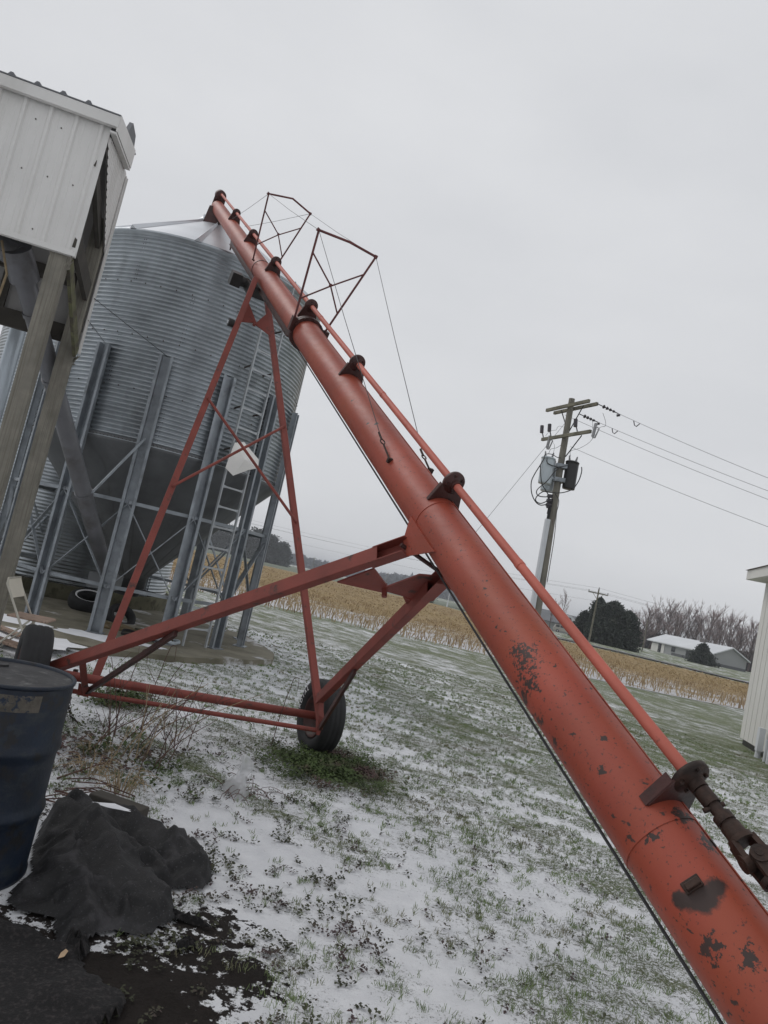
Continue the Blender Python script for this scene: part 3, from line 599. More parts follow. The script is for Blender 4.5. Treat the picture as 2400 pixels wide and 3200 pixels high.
# wheels
def wheel(c, lettering):
    wz = MB(); tp = [(.205, -.075), (.235, -.098), (.285, -.106), (.315, -.094), (.328, -.075), (.330, -.05), (.330, .05), (.328, .075), (.315, .094), (.285, .106), (.235, .098), (.205, .075), (.198, 0)]
    wz.lathe(tp, c, AP, 56, True, True)
    for z in (-.045, 0, .045): wz.lathe([(.331, z - .0), (.333, z + .004), (.333, z + .028), (.331, z + .032)], c - AP * .014, AP, 56, True)
    ty = wz.build('tyre', 'black', None)
    rm = MB(); rm.lathe([(.2, -.07), (.192, -.085), (.18, -.07), (.17, -.03), (.11, -.015), (.05, -.03), (.045, -.055), (0, -.055)], c, AP, 32); rm.lathe([(.2, .03), (.0, .02)], c, AP, 32)
    return ty, rm
for c, flag in ((AX(-.13) + Vector((.0, 0, .005)), True), (AX(2.36) + Vector((0, 0, .0)), False)):
    wh = bpy.data.objects.new('wheel', None); scene.collection.objects.link(wh); wh.parent = aug; wh.location = c - ORG[aug]; ORG[wh] = c
    wh.empty_display_size = .1
    ty, rm = wheel(c, flag); ty.parent = wh; ty.location = -c
    ro = rm.build('rim', 'dark_red', wh)
    if flag:      # raised white lettering on the inner sidewall
        lt = MB(); dg = bpy.context.evaluated_depsgraph_get()
        for i, ch in enumerate('RADIAL'):
            cu_ = bpy.data.curves.new('letter', 'FONT'); cu_.body = ch; cu_.size = .062; cu_.extrude = .001; cu_.align_x = 'CENTER'
            to = bpy.data.objects.new('letter', cu_); scene.collection.objects.link(to); bpy.context.view_layer.update()
            me = bpy.data.meshes.new_from_object(to.evaluated_get(bpy.context.evaluated_depsgraph_get()))
            # angle about the hub, seen from the -AP side: up = +Z, right = direction AP x up
            rt = Vector((0, 0, 1)).cross(-AP); rt = -rt if False else rt
            th = R(188 - i * 11.5)                     # from lower left going up
            rdir = rt * math.cos(th) + Vector((0, 0, 1)) * math.sin(th); tdir = rt * math.sin(th) - Vector((0, 0, 1)) * math.cos(th)
            o_ = c - AP * .1085 + rdir * .245
            lt.add([o_ + tdir * v.co.x + rdir * v.co.y - AP * v.co.z for v in me.vertices], [tuple(p.vertices) for p in me.polygons])
            bpy.data.objects.remove(to); bpy.data.meshes.remove(me); bpy.data.curves.remove(cu_)
        lt.build('lettering', 'whitepaint', wh)
# welded lug near the lower end
mb = MB(); ln = (-AP * .8428 + AU * .538).normalized(); lt_ = D.cross(ln).normalized(); lp = T(-5.075) + ln * .127
mb.box(lp + ln * .011 + lt_ * .006 - D * .004, (.020, .044, .022), (D, lt_, ln)); mb.box(lp + ln * .003 + lt_ * .004, (.034, .056, .008), (D, lt_, ln))
mb.build('welded_lug', 'rust', aug, .003)
# universal joint and lower drive shaft
mb = MB(); S = lambda s_, l_=0, h_=0: T(s_, l_, SHH + h_)
mb.tube(S(-4.965), S(-4.85), .0195, 16); mb.tube(S(-4.93), S(-4.88), .026, 10); mb.tube(S(-4.99), S(-4.965), .029, 14); mb.tube(S(-5.015), S(-4.985), .024, 12)
def yoke(sa, dirn, ax, bx):      # fork: hub then two cheeks
    mb.tube(S(sa), S(sa + dirn * .045), .030, 16); mb.tube(S(sa + dirn * .038), S(sa + dirn * .055), .037, 16)
    for sg in (-1, 1):
        c0 = S(sa + dirn * .048) + ax * (sg * .028); c1 = S(sa + dirn * .105) + ax * (sg * .032)
        mb.beam(c0, c1, .016, .046, bx); mb.tube(c1 - ax * (sg * .011), c1 + ax * (sg * .011), .025, 14)
d1 = (AP * .8 + AU * .6).normalized(); d2 = D.cross(d1)
yoke(-5.0, -1, d1, d2); yoke(-5.215, 1, d2, d1)
cc_ = S(-5.107); mb.tube(cc_ - d1 * .045, cc_ + d1 * .045, .012, 10); mb.tube(cc_ - d2 * .045, cc_ + d2 * .045, .012, 10); mb.blob(cc_, (.02, .02, .02), 2, 0)
mb.tube(S(-5.6), S(-5.2), .022, 16); mb.tube(S(-5.26), S(-5.21), .034, 16); mb.tube(S(-4.94, .02, .02), S(-4.935, -.03, -.02), .008, 8)
mb.tube(S(-5.23) - d1 * .045, S(-5.23) + d1 * .045, .007, 8)
mb.build('universal_joint', 'rust', aug)
mb = MB(); mb.lathe([(.005, 0), (.009, 0), (.009, .003), (.005, .003)], S(-5.165) - d2 * .034 - d1 * .0, -d2, 14, True, True); mb.build('grease_ring', 'chrome', aug)
# chain hanging from the left end of the axle
mb = MB(); a_ = BL + Vector((-.10, -.05, .06)); chp = [a_ + Vector((0, 0, -.0)), a_ + Vector((.01, 0, -.09)), a_ + Vector((.02, 0, -.18)), a_ + Vector((.06, .0, -.25)), a_ + Vector((.14, .02, -.30)), a_ + Vector((.24, .05, -.325))]
tot = [];
for i in range(len(chp) - 1):
    for k in range(4): tot.append(lerp(chp[i], chp[i + 1], k / 4))
for i, p in enumerate(tot[:-1]):
    dz = (tot[i + 1] - p).normalized(); sx_ = dz.orthogonal().normalized(); sx_ = sx_ if i % 2 else dz.cross(sx_)
    mb.path([p + dz * (.017 * math.cos(a)) + sx_ * (.009 * math.sin(a)) for a in np.linspace(0, 2 * math.pi, 9)], .0033, 5, False)
mb.tube(a_ + Vector((0, 0, .1)), a_, .012, 8); mb.box(a_ + Vector((0, 0, .06)), (.03, .03, .1))
mb.build('hanging_chain', 'rust', aug)

# ================================================================== HOPPER-BOTTOM BIN
BC = Vector((-3.936, 12.144, 0)); BRAD = 2.02
hb = thing('hopper_bin', 'raised corrugated steel grain bin with hopper cone bottom on tall legs', 'grain bin', BC)
def corr(mb, c, rad_, z0, z1, pitch_, amp, n=144, seg=6):
    k = int(round((z1 - z0) / pitch_)) * seg
    mb.lathe([(rad_ + amp * math.sin(2 * math.pi * i / seg), z0 + (z1 - z0) * i / k) for i in range(k + 1)], c, (0, 0, 1), n)
mb = MB(); corr(mb, BC, BRAD, 2.80, 5.90, .065, .017); mb.build('wall', 'galv', hb)
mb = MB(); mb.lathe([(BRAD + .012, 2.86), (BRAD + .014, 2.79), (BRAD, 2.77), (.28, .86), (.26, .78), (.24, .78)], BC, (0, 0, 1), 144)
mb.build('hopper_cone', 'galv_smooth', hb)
mb = MB()
for k in range(21):
    a = 2 * math.pi * (k + .3) / 21; d = Vector((math.cos(a), math.sin(a), 0)); mb.beam(BC + d * (BRAD + .004) + Vector((0, 0, 2.78)), BC + d * .29 + Vector((0, 0, .87)), .035, .006, d)
mb.build('cone_seams', 'galv_smooth', hb)
mb = MB()
for z, n_ in ((2.83, 230), (3.58, 55), (4.36, 55), (5.14, 55)):
    for k in range(n_):
        a = 2 * math.pi * (k + .35) / n_ ; d = Vector((math.cos(a), math.sin(a), 0)); p = BC + d * (BRAD + .006) + Vector((0, 0, z)); r_ = .0085 if n_ > 100 else .011
        mb.tube(p, p + d * .012, r_, 6)
for j in range(4):
    z0 = 2.80 + .78 * j
    for k in range(7):
        a = R(-127 + 51.4 * k + (26 if j % 2 else 0)); 
        for m_ in range(11):
            for oo in (-.018, .018):
                aa_ = a + oo / BRAD + random.uniform(-.002, .002); d = Vector((math.cos(aa_), math.sin(aa_), 0)); p = BC + d * (BRAD + .006) + Vector((0, 0, z0 + .05 + m_ * .068)); mb.tube(p, p + d * .008, .0065, 5)
mb.build('bolts', 'bolt', hb)
# roof: panels with raised ribs, eave and cap
mb = MB(); zE, zP = 5.93, 7.05
n_ = 13; pts_o = []; 
for k in range(n_):
    a0_, a1_ = 2 * math.pi * (k + .136) / n_, 2 * math.pi * (k + 1.136) / n_
    for q in range(9):
        b0_, b1_ = a0_ + (a1_ - a0_) * q / 9, a0_ + (a1_ - a0_) * (q + 1) / 9
        o0 = BC + Vector((math.cos(b0_), math.sin(b0_), 0)) * (BRAD + .055) + Vector((0, 0, zE)); o1 = BC + Vector((math.cos(b1_), math.sin(b1_), 0)) * (BRAD + .055) + Vector((0, 0, zE))
        i0 = BC + Vector((math.cos(b0_), math.sin(b0_), 0)) * .38 + Vector((0, 0, zP)); i1 = BC + Vector((math.cos(b1_), math.sin(b1_), 0)) * .38 + Vector((0, 0, zP))
        mb.add([o0, o1, i1, i0], [(0, 1, 2, 3)], True)
mb.build('roof', 'galv_roof', hb)
mb = MB()
for k in range(n_):
    a = 2 * math.pi * (k + .136) / n_; d = Vector((math.cos(a), math.sin(a), 0)); t_ = Vector((-d.y, d.x, 0))
    o = BC + d * (BRAD + .07) + Vector((0, 0, zE - .005)); i_ = BC + d * .38 + Vector((0, 0, zP)); nrm = (i_ - o).cross(t_).normalized(); nrm = nrm if nrm.z > 0 else -nrm
    mb.prism([o - t_ * .05, o + nrm * .055, o + t_ * .05], (i_ - o) * .0 + d * .002)
    mb.add([o - t_ * .05, o + nrm * .055, o + t_ * .05, i_ - t_ * .015, i_ + nrm * .03, i_ + t_ * .015], [(0, 1, 4, 3), (1, 2, 5, 4)])
mb.build('roof_ribs', 'galv_roof', hb)
mb = MB(); mb.lathe([(BRAD + .008, 5.86), (BRAD + .06, 5.90), (BRAD + .062, 5.935), (BRAD + .02, 5.935)], BC, (0, 0, 1), 144); mb.build('eave_trim', 'galv', hb)
mb = MB(); mb.lathe([(.40, 7.02), (.42, 7.06), (.40, 7.12), (.30, 7.17), (.0, 7.21)], BC, (0, 0, 1), 40)
for k in range(6): a = k * 1.05; mb.box(BC + Vector((.40 * math.cos(a), .40 * math.sin(a), 7.11)), (.05, .05, .05))
mb.build('roof_cap', 'galv_roof', hb)
mb = MB(); a = R(-100); d = Vector((math.cos(a), math.sin(a), 0)); mb.box(BC + d * .3 + Vector((0, 0, 7.23)), (.05, .05, .09)); mb.build('cap_latch', 'bolt', hb)
# legs: open channels
LEG0, LSP = -79.6, 360 / 14
legpos = []
for k in range(14):
    a = R(LEG0 + LSP * k); d = Vector((math.cos(a), math.sin(a), 0)); t_ = Vector((-d.y, d.x, 0)); legpos.append((d, t_))
    lg = MB(); c0 = BC + d * (BRAD + .012); z0, z1 = .09, 4.14; up = Vector((0, 0, 1))
    def bar(cc2, w, th_): lg.box(cc2 + up * ((z0 + z1) / 2), (w, th_, z1 - z0), (t_, d, up))
    bar(c0 + d * .004, .12, .006)
    for sg in (-1, 1):
        bar(c0 + d * .05 + t_ * (sg * .062), .006, .095); bar(c0 + d * .097 + t_ * (sg * .082), .040, .006)
    lg.box(c0 + d * .05 + up * .096, (.24, .2, .012), (t_, d, up))
    lg.build('leg', 'galv_leg', hb)
mb = MB()
for k in range(14):
    (d, t_), (d2_, t2_) = legpos[k], legpos[(k + 1) % 14]; r_ = BRAD + .07
    for z in (1.96, .75): mb = MB(); mb.beam(BC + d * r_ + Vector((0, 0, z)), BC + d2_ * r_ + Vector((0, 0, z)), .035, .05); mb.build('ring_brace', 'galv_leg', hb)
for k in range(14):
    (d, t_), (d2_, t2_) = legpos[k], legpos[(k + 1) % 14]; r_ = BRAD + .075
    for z0, z1 in ((.72, 1.93), (1.93, .72)):
        mb = MB(); mb.beam(BC + d * r_ + Vector((0, 0, z0)), BC + d2_ * (r_ + .01) + Vector((0, 0, z1)), .012, .045, d); mb.build('diagonal_brace', 'galv_leg', hb)
# hopper outlet with slide gate
mb = MB(); mb.lathe([(.26, .82), (.26, .66), (.20, .55), (.20, .50)], BC, (0, 0, 1), 24); mb.box(BC + Vector((0, 0, .6)), (.5, .42, .05)); mb.box(BC + Vector((.25, -.1, .62)), (.5, .05, .05)); mb.build('outlet_gate', 'galv_dark', hb)
# ladder
aL, aR, rL = R(-47.6), R(-37.4), BRAD + .22
pL, pR = BC + Vector((math.cos(aL), math.sin(aL), 0)) * rL, BC + Vector((math.cos(aR), math.sin(aR), 0)) * rL
M['ladder'] = mat('bright_ladder_steel', (.39, .41, .425), .5, .3, .15, 5)
ld = bpy.data.objects.new('ladder', None); scene.collection.objects.link(ld); ld.parent = hb; lo = (pL + pR) / 2; ld.location = lo - ORG[hb]; ORG[ld] = lo
wd = (pR - pL).normalized(); nd = Vector((wd.y, -wd.x, 0)); up = Vector((0, 0, 1))
for p in (pL, pR):
    mb = MB(); mb.box(p + up * 3.02, (.012, .045, 5.8), (wd, nd, up)); mb.box(p + nd * .022 + up * 3.02, (.022, .004, 5.8), (wd, nd, up)); mb.build('ladder_rail', 'ladder', ld)
zz = .38
while zz < 5.9:
    mb = MB(); W2 = (pR - pL).length; mid_ = (pL + pR) / 2
    prof_ = [(-.5, -.06), (-.44, -.022), (-.3, -.013), (.3, -.013), (.44, -.022), (.5, -.06), (.5, .06), (.44, .022), (.3, .013), (-.3, .013), (-.44, .022), (-.5, .06)]
    mb.prism([mid_ + wd * (x_ * W2) + up * (zz + y_) for x_, y_ in prof_], nd * .02); mb.build('rung', 'ladder', ld); zz += .305
for z in (3.1, 3.75, 4.4, 5.1, 5.7):
    for p, a in ((pL, aL), (pR, aR)):
        mb = MB(); q = BC + Vector((math.cos(a), math.sin(a), 0)) * BRAD; mb.beam(p + up * z, q + up * (z - .03), .006, .03, up); mb.build('ladder_standoff', 'bolt', ld)
# white plastic sheet on the ladder
def on_ladder(x, z): return pL + wd * x + nd * .05 + up * z
mb = MB(); sh = [(.0, 3.18), (.16, 3.24), (.51, 3.06), (.53, 2.93), (.36, 2.86), (.10, 2.70), (-.04, 2.78), (-.03, 3.0)]
ctr = on_ladder(.20, 2.97) + nd * .07
vs_ = [on_ladder(*p) + nd * random.uniform(-.02, .02) for p in sh]
mb.add(vs_ + [ctr], [(i, (i + 1) % 8, 8) for i in range(8)]); mb.add([v - nd * .004 for v in vs_ + [ctr]], [((i + 1) % 8, i, 8) for i in range(8)])
mb.build('sheet', 'plastic', None)
sh_o = bpy.data.objects['sheet']; sh_o.name = 'plastic_sheet'; tag(sh_o, 'creased white plastic sheet fixed across the ladder of the raised steel bin', 'plastic sheet')

# ================================================================== SECOND BIN
B2 = Vector((-6.30, 14.92, 0)); b2 = thing('grain_bin', 'corrugated steel grain bin on a mossy concrete ring behind the raised one', 'grain bin', B2)
mb = MB(); corr(mb, B2, 2.17, .37, 5.57, .065, .008, 120); mb.build('wall', 'galv', b2)
mb = MB(); mb.lathe([(2.17, .30), (2.26, .36), (2.28, .34), (2.28, 0)], B2, (0, 0, 1), 80); mb.build('base_ring', 'concrete_base', b2)
mb = MB(); mb.lathe([(2.24, 5.57), (.35, 6.6), (0, 6.7)], B2, (0, 0, 1), 48); mb.build('roof', 'galv_roof', b2)

# ================================================================== OVERHEAD SHED ON POSTS (left)
N = Vector((-3.40, 6.57, 0)); fd = Vector((math.sin(R(75)), math.cos(R(75)), 0)); gd = Vector((math.sin(R(-17)), math.cos(R(-17)), 0)); FC = N + gd * 1.56
Zv = Vector((0, 0, 1)); fn = Vector((fd.y, -fd.x, 0))          # front normal towards the camera
shed = thing('overhead_shed', 'white ribbed steel overhead shed standing on weathered wooden posts', 'shed', N - fd * 1.5)
WL = 4.2; zb, zt = 4.03, 5.33
def ribwall(mb, o, dirv, nrm, L, z0f, z1f, rib=.229, base=.0, rh=.019):
    # trapezoid ribs every rib metres with two small stiffeners between
    prof = []; x = 0.08
    prof.append((0, 0))
    while x < L - .06:
        prof += [(x - .030, 0), (x - .012, rh), (x + .012, rh), (x + .030, 0)]
        for q in (.33, .67):
            xx = x + rib * q
            if xx < L - .03: prof += [(xx - .012, 0), (xx - .005, .0035), (xx + .005, .0035), (xx + .012, 0)]
        x += rib
    prof.append((L, 0)); prof = sorted(prof)
    vs = []
    for x_, h_ in prof:
        b_ = o + dirv * x_ + nrm * h_; vs += [b_ + Zv * z0f(x_), b_ + Zv * z1f(x_)]
    mb.add(vs, [(2 * i, 2 * i + 2, 2 * i + 3, 2 * i + 1) for i in range(len(prof) - 1)])
    vs2 = [v - nrm * .012 for v in (o + Zv * z0f(0), o + dirv * L + Zv * z0f(L), o + dirv * L + Zv * z1f(L), o + Zv * z1f(0))]
    mb.add(vs2, [(0, 3, 2, 1)])
mb = MB(); ribwall(mb, N, -fd, fn, WL, lambda x: zb, lambda x: zt + .03); mb.build('front_wall', 'white_metal', shed)
mb = MB(); mb.box(N - fd * (WL / 2) + fn * .012 + Zv * (zb - .0), (WL, .05, .05), (fd, fn, Zv)); mb.build('bottom_trim', 'white_metal', shed)
mb = MB()
for x in np.arange(.19, WL, .229):
    for z in (zb + .12, zb + .65, zb + 1.15):
        if random.random() < .6: p = N - fd * x + fn * .0 + Zv * z; mb.tube(p, p + fn * .008, .007, 6)
mb.build('screws', 'bolt', shed)
sn = Vector((gd.y, -gd.x, 0))      # outward normal of the side
# side cladding: cut on a slant, so the lower part stands open
mb = MB(); W = 1.56; roofz = lambda x: 5.28 + .26 * x
ribwall(mb, N + gd * .02, gd, sn, W - .02, lambda x: 5.22 - .37 * x, lambda x: roofz(x), .10, 0, .008); mb.build('side_cladding', 'white_metal', shed)
mb = MB(); mb.prism([N + Zv * 5.05, N + gd * (W - .02) + Zv * 4.62, N + gd * (W - .02) + Zv * 3.95, N + gd * (W - .02) + Zv * 4.62 + Zv * .0, N + gd * .2 + Zv * 5.0], sn * .001) if False else None
mb.box(FC + sn * .01 + Zv * 4.54, (.06, .012, 2.2), (gd, sn, Zv)); mb.box(FC + gd * .03 + Zv * 4.54, (.012, .06, 2.2), (gd, sn, Zv)); mb.build('corner_trim', 'white_metal', shed)
# rake fascia
mb = MB(); a_ = N + sn * .06 + fn * .08; b_ = FC + sn * .06 - gd * .30
mb.add([a_ + Zv * 5.30, b_ + Zv * 5.62, b_ + Zv * 5.84, a_ + Zv * 5.47] + [p + sn * .015 for p in (a_ + Zv * 5.30, b_ + Zv * 5.62, b_ + Zv * 5.84, a_ + Zv * 5.47)], [(0, 1, 2, 3), (4, 7, 6, 5), (0, 4, 5, 1), (3, 2, 6, 7), (0, 3, 7, 4), (1, 5, 6, 2)])
mb.beam(a_ + Zv * 5.28 - sn * .02, b_ + Zv * 5.60 - sn * .02, .06, .02); mb.build('fascia', 'white_metal', shed)
mb = MB()
ra, rb = N + fn * .09 + sn * .07, FC - gd * .18 + sn * .07
za, zb_ = 5.455, 5.85
q = [ra + Zv * za, ra - fd * (WL + .2) + Zv * za, rb - fd * (WL + .2) + Zv * zb_, rb + Zv * zb_]
mb.add([*q, *[p + Zv * .012 for p in q]], [(0, 1, 2, 3), (4, 7, 6, 5), (0, 4, 5, 1), (1, 5, 6, 2), (2, 6, 7, 3), (3, 7, 4, 0)])
for x in np.arange(.30, WL, .229):
    o = ra - fd * x; o2 = rb - fd * x
    mb.add([o - fd * .032 + Zv * (za + .010), o - fd * .012 + Zv * (za + .040), o + fd * .012 + Zv * (za + .040), o + fd * .032 + Zv * (za + .010)] + [o2 - fd * .032 + Zv * (zb_ + .010), o2 - fd * .012 + Zv * (zb_ + .040), o2 + fd * .012 + Zv * (zb_ + .040), o2 + fd * .032 + Zv * (zb_ + .010)],
           [(0, 1, 2, 3), (0, 4, 5, 1), (1, 5, 6, 2), (2, 6, 7, 3)])
mb.build('roof', 'roof_grey', shed)
mb = MB(); mb.beam(ra - fd * .0 + Zv * (za - .058) - fn * .03, ra - fd * WL + Zv * (za - .058) - fn * .03, .05, .11, Zv); mb.build('eave_fascia', 'white_metal', shed)
mb = MB(); mb.prism([N + sn * .03 + gd * x_ + Zv * z_ for x_, z_ in ((.55, 5.62), (.80, 5.90), (1.16, 5.96), (1.30, 5.84), (1.22, 5.66))], sn * .04); mb.build('ridge_cap', 'roof_grey', shed)
# posts, beams, rear wall seen from inside
PW = .16
for base in (N - fd * .15 + gd * .10, FC - fd * .10 - gd * .06, N - fd * 3.2 + gd * .10, FC - fd * 3.2 - gd * .06):
    mb = MB(); top = 5.3
    for i in range(1): mb.box(base + Zv * (top / 2), (PW, PW, top), (fd, gd, Zv))
    mb.build('post', 'wood', shed, .006)
mb = MB()
mb.beam(FC + Zv * 3.62 - gd * .02 + fd * -.2, FC - fd * WL + Zv * 3.62 - gd * .02, .05, .2, Zv); mb.beam(FC + Zv * 4.25 - gd * .02 - fd * .2, FC - fd * WL + Zv * 4.25 - gd * .02, .05, .16, Zv)
mb.beam(N + gd * .05 + Zv * 4.12 - fd * .2, N - fd * WL + gd * .05 + Zv * 4.12, .05, .18, Zv)
mb.beam(N + Zv * 4.2 - fd * .05, FC + Zv * 4.12 - fd * .05, .05, .2, Zv); mb.beam(N + Zv * 5.0 - fd * .07, FC + Zv * 4.7 - fd * .07, .05, .14, Zv)
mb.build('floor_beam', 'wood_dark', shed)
mb = MB(); o = FC + gd * .02
q = [o + Zv * 3.70, o - fd * WL + Zv * 3.70, o - fd * WL + Zv * 5.62, o + Zv * 5.62]; mb.add([*q, *[p + gd * .02 for p in q]], [(0, 1, 2, 3), (4, 7, 6, 5), (0, 4, 5, 1), (1, 5, 6, 2), (2, 6, 7, 3), (3, 7, 4, 0)])
o = FC - gd * .20; q = [o + Zv * 5.0, o - fd * WL + Zv * 5.0, o - fd * WL + Zv * 5.84, o + Zv * 5.84]; mb.add([*q, *[p + gd * .02 for p in q]], [(0, 1, 2, 3), (4, 7, 6, 5), (0, 4, 5, 1), (1, 5, 6, 2), (2, 6, 7, 3), (3, 7, 4, 0)])
mb.beam(o + Zv * 5.1, FC + gd * .02 + Zv * 5.1, .02, .9) if False else None
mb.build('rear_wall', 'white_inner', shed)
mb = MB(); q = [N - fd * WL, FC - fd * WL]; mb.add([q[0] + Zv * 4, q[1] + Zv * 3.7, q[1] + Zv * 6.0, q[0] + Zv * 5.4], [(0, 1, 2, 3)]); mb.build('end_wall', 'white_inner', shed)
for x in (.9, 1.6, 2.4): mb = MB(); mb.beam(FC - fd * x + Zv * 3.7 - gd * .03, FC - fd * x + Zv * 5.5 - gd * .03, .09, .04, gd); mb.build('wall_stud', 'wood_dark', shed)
mb = MB(); mb.beam(N + Zv * 3.98 - fd * .06 + gd * .14, FC + Zv * 3.42 + fd * .0 - gd * .12, .035, .13, Zv); mb.build('knee_brace', 'wood_moss', shed)
mb = MB()
for p in (N + Zv * 4.0 - fd * .04, FC + Zv * 3.44):
    for k in range(4): mb.prism([p + Vector((random.uniform(-.04, .04), random.uniform(-.04, .04), random.uniform(-.15, .05))) for _ in range(3)], (.006, .004, 0))
mb.build('splinters', 'wood', shed)
# loose rope hanging under the shed floor
mb = MB(); rp = [N - fd * .72 + gd * .3 + Zv * 4.05]
rp += [N - fd * .60 + gd * .3 + Zv * 3.75, N - fd * .62 + gd * .3 + Zv * 3.4, N - fd * .85 + gd * .3 + Zv * 3.05, N - fd * 1.1 + gd * .3 + Zv * 2.95]
mb.path(rp, .012, 8); tag(mb.build('rope', 'straw'), 'frayed rope hanging in a loop from beneath the overhead white shed', 'rope')
# transfer pipe from the shed down under the bin
A1, A0 = Vector((-4.235, 7.18, 4.01)), Vector((-3.88, 10.77, .90))
tr = thing('grain_pipe', 'grey round grain pipe sloping from the overhead shed to under the raised bin', 'grain pipe', A0)
mb = MB(); mb.tube(A0, A1, .108, 32); mb.build('pipe', 'pipe', tr)
dA = (A1 - A0).normalized()
for t_ in (1.55, 3.35, 4.2): mb = MB(); mb.tube(A0 + dA * t_, A0 + dA * (t_ + .05), .120, 28); mb.build('collar', 'pipe', tr)
mb = MB(); mb.tube(A1 - dA * .15, A1 + dA * .2, .15, 24); mb.tube(A1 + dA * .1, A1 + Vector((-.55, -.15, .25)), .13, 24); mb.tube(A1 + Vector((-.2, -.25, .25)), A1 + Vector((-.9, -.2, .1)), .16, 24); mb.build('elbow', 'pipe', tr)
mb = MB(); mb.tube(A0, A0 + Vector((.02, .25, -.12)), .13, 20); mb.box(A0 + Vector((0, .1, -.15)), (.34, .5, .22)); mb.build('boot', 'galv_smooth', tr)
mb = MB(); mb.beam(A0 + dA * 1.6 + Vector((.1, 0, 0)), BC + Vector((math.cos(R(-79.6)), math.sin(R(-79.6)), 0)) * 2.12 + Zv * 2.9, .02, .03); mb.build('hanger_strap', 'galv_leg', tr)
mb = MB()
for (q0, q1) in ((FC + Zv * 3.85 + fd * .02, BC + Vector((math.cos(R(-105.3)), math.sin(R(-105.3)), 0)) * 2.1 + Zv * 4.14), (FC + Zv * 4.12 + fd * .02, BC + Vector((math.cos(R(-79.6)), math.sin(R(-79.6)), 0)) * 2.1 + Zv * 4.14)): mb.tube(q0, q1, .0045, 6)
tag(mb.build('stay_wire', 'cable'), 'pair of thin stay wires running from the white shed to the bin leg tops', 'wire')
dp = azp(-29.65, 9.6); mb = MB(); mb.tube(dp + Zv * .0, dp + Zv * 3.72, .088, 28)
tag(mb.build('down_pipe', 'pvc', origin=dp), 'pale upright pipe behind the wooden posts at the far left', 'pipe')

# ================================================================== OIL DRUM
bc = Vector((-1.514, 3.343, 0)); HD = .88
# fitted so its right edge stands where the photograph shows it
dr = thing('oil_drum', 'scuffed dark blue steel drum with a dusty lid, standing by the tarp', 'drum', bc)
mb = MB(); rb_ = .286
pr = [(rb_ - .012, .0), (rb_ + .004, .004), (rb_ + .004, .02), (rb_ - .002, .03)]
for zc in (.30, .585): pr += [(rb_, zc - .05), (rb_ + .003, zc - .028), (rb_ + .011, zc - .008), (rb_ + .011, zc + .008), (rb_ + .003, zc + .028), (rb_, zc + .05)]
pr += [(rb_, HD - .03), (rb_ - .002, HD - .015)]
mb.lathe(pr, bc, (0, 0, 1), 72); mb.build('body', 'barrel_blue', dr)
mb = MB(); mb.lathe([(rb_ - .004, HD - .02), (rb_ + .006, HD - .016), (rb_ + .008, HD - .004), (rb_ + .002, HD + .002), (rb_ - .006, HD - .002), (rb_ - .008, HD - .016)], bc, (0, 0, 1), 72); mb.build('rim', 'barrel_blue', dr)
mb = MB(); mb.lathe([(rb_ - .006, HD - .014), (rb_ - .03, HD - .016), (.12, HD - .010), (0, HD - .008)], bc, (0, 0, 1), 72)
mb.tube(bc + Vector((-.1, .12, HD - .014)), bc + Vector((-.1, .12, HD)), .035, 16); mb.build('lid', 'barrel_lid', dr)
mb = MB(); a0_, a1_ = R(-118), R(-52)
mb.lathe([(rb_ + .0015, .77), (rb_ + .0025, .79), (rb_ + .002, .835), (rb_ + .0015, .842)], bc, (0, 0, 1), 24, True, False, R(-128), R(-33)); mb.build('label_strip', 'tape', dr)

# ================================================================== BLACK TARP HEAP AND GROUND CLOTH
def heap(name, outline, hfun, m, label, cat, res=.018, thick=.0):
    xs_ = [p[0] for p in outline]; ys_ = [p[1] for p in outline]
    X, Y = np.meshgrid(np.arange(min(xs_), max(xs_), res), np.arange(min(ys_), max(ys_), res))
    n_ = len(outline); inside = np.zeros(X.shape, bool); dist = np.full(X.shape, 9.)
    wx = X + .07 * (fbm(X * 9, Y * 9, 3) - .5) + .10 * (fbm(X * 3 + 5, Y * 3, 2) - .5); wy = Y + .07 * (fbm(X * 9 + 7, Y * 9 + 3, 3) - .5) + .10 * (fbm(X * 3 + 2, Y * 3 + 9, 2) - .5)
    for i in range(n_):
        x1, y1 = outline[i]; x2, y2 = outline[(i + 1) % n_]
        cond = ((y1 > wy) != (y2 > wy)) & (wx < (x2 - x1) * (wy - y1) / (y2 - y1 + 1e-12) + x1); inside ^= cond
        L2 = (x2 - x1) ** 2 + (y2 - y1) ** 2; tt = np.clip(((wx - x1) * (x2 - x1) + (wy - y1) * (y2 - y1)) / L2, 0, 1)
        dist = np.minimum(dist, np.hypot(wx - x1 - tt * (x2 - x1), wy - y1 - tt * (y2 - y1)))
    Z = hfun(X, Y, dist)
    idx_ = np.arange(X.size).reshape(X.shape); ins = inside[:-1, :-1] & inside[1:, :-1] & inside[:-1, 1:] & inside[1:, 1:]
    f_ = np.stack([idx_[:-1, :-1], idx_[:-1, 1:], idx_[1:, 1:], idx_[1:, :-1]], -1)[ins]
    used, inv = np.unique(f_, return_inverse=True); v_ = np.stack([X, Y, Z], -1).reshape(-1, 3)[used]
    ob = raw(name, v_, inv.reshape(-1, 4), m, True); return tag(ob, label, cat)
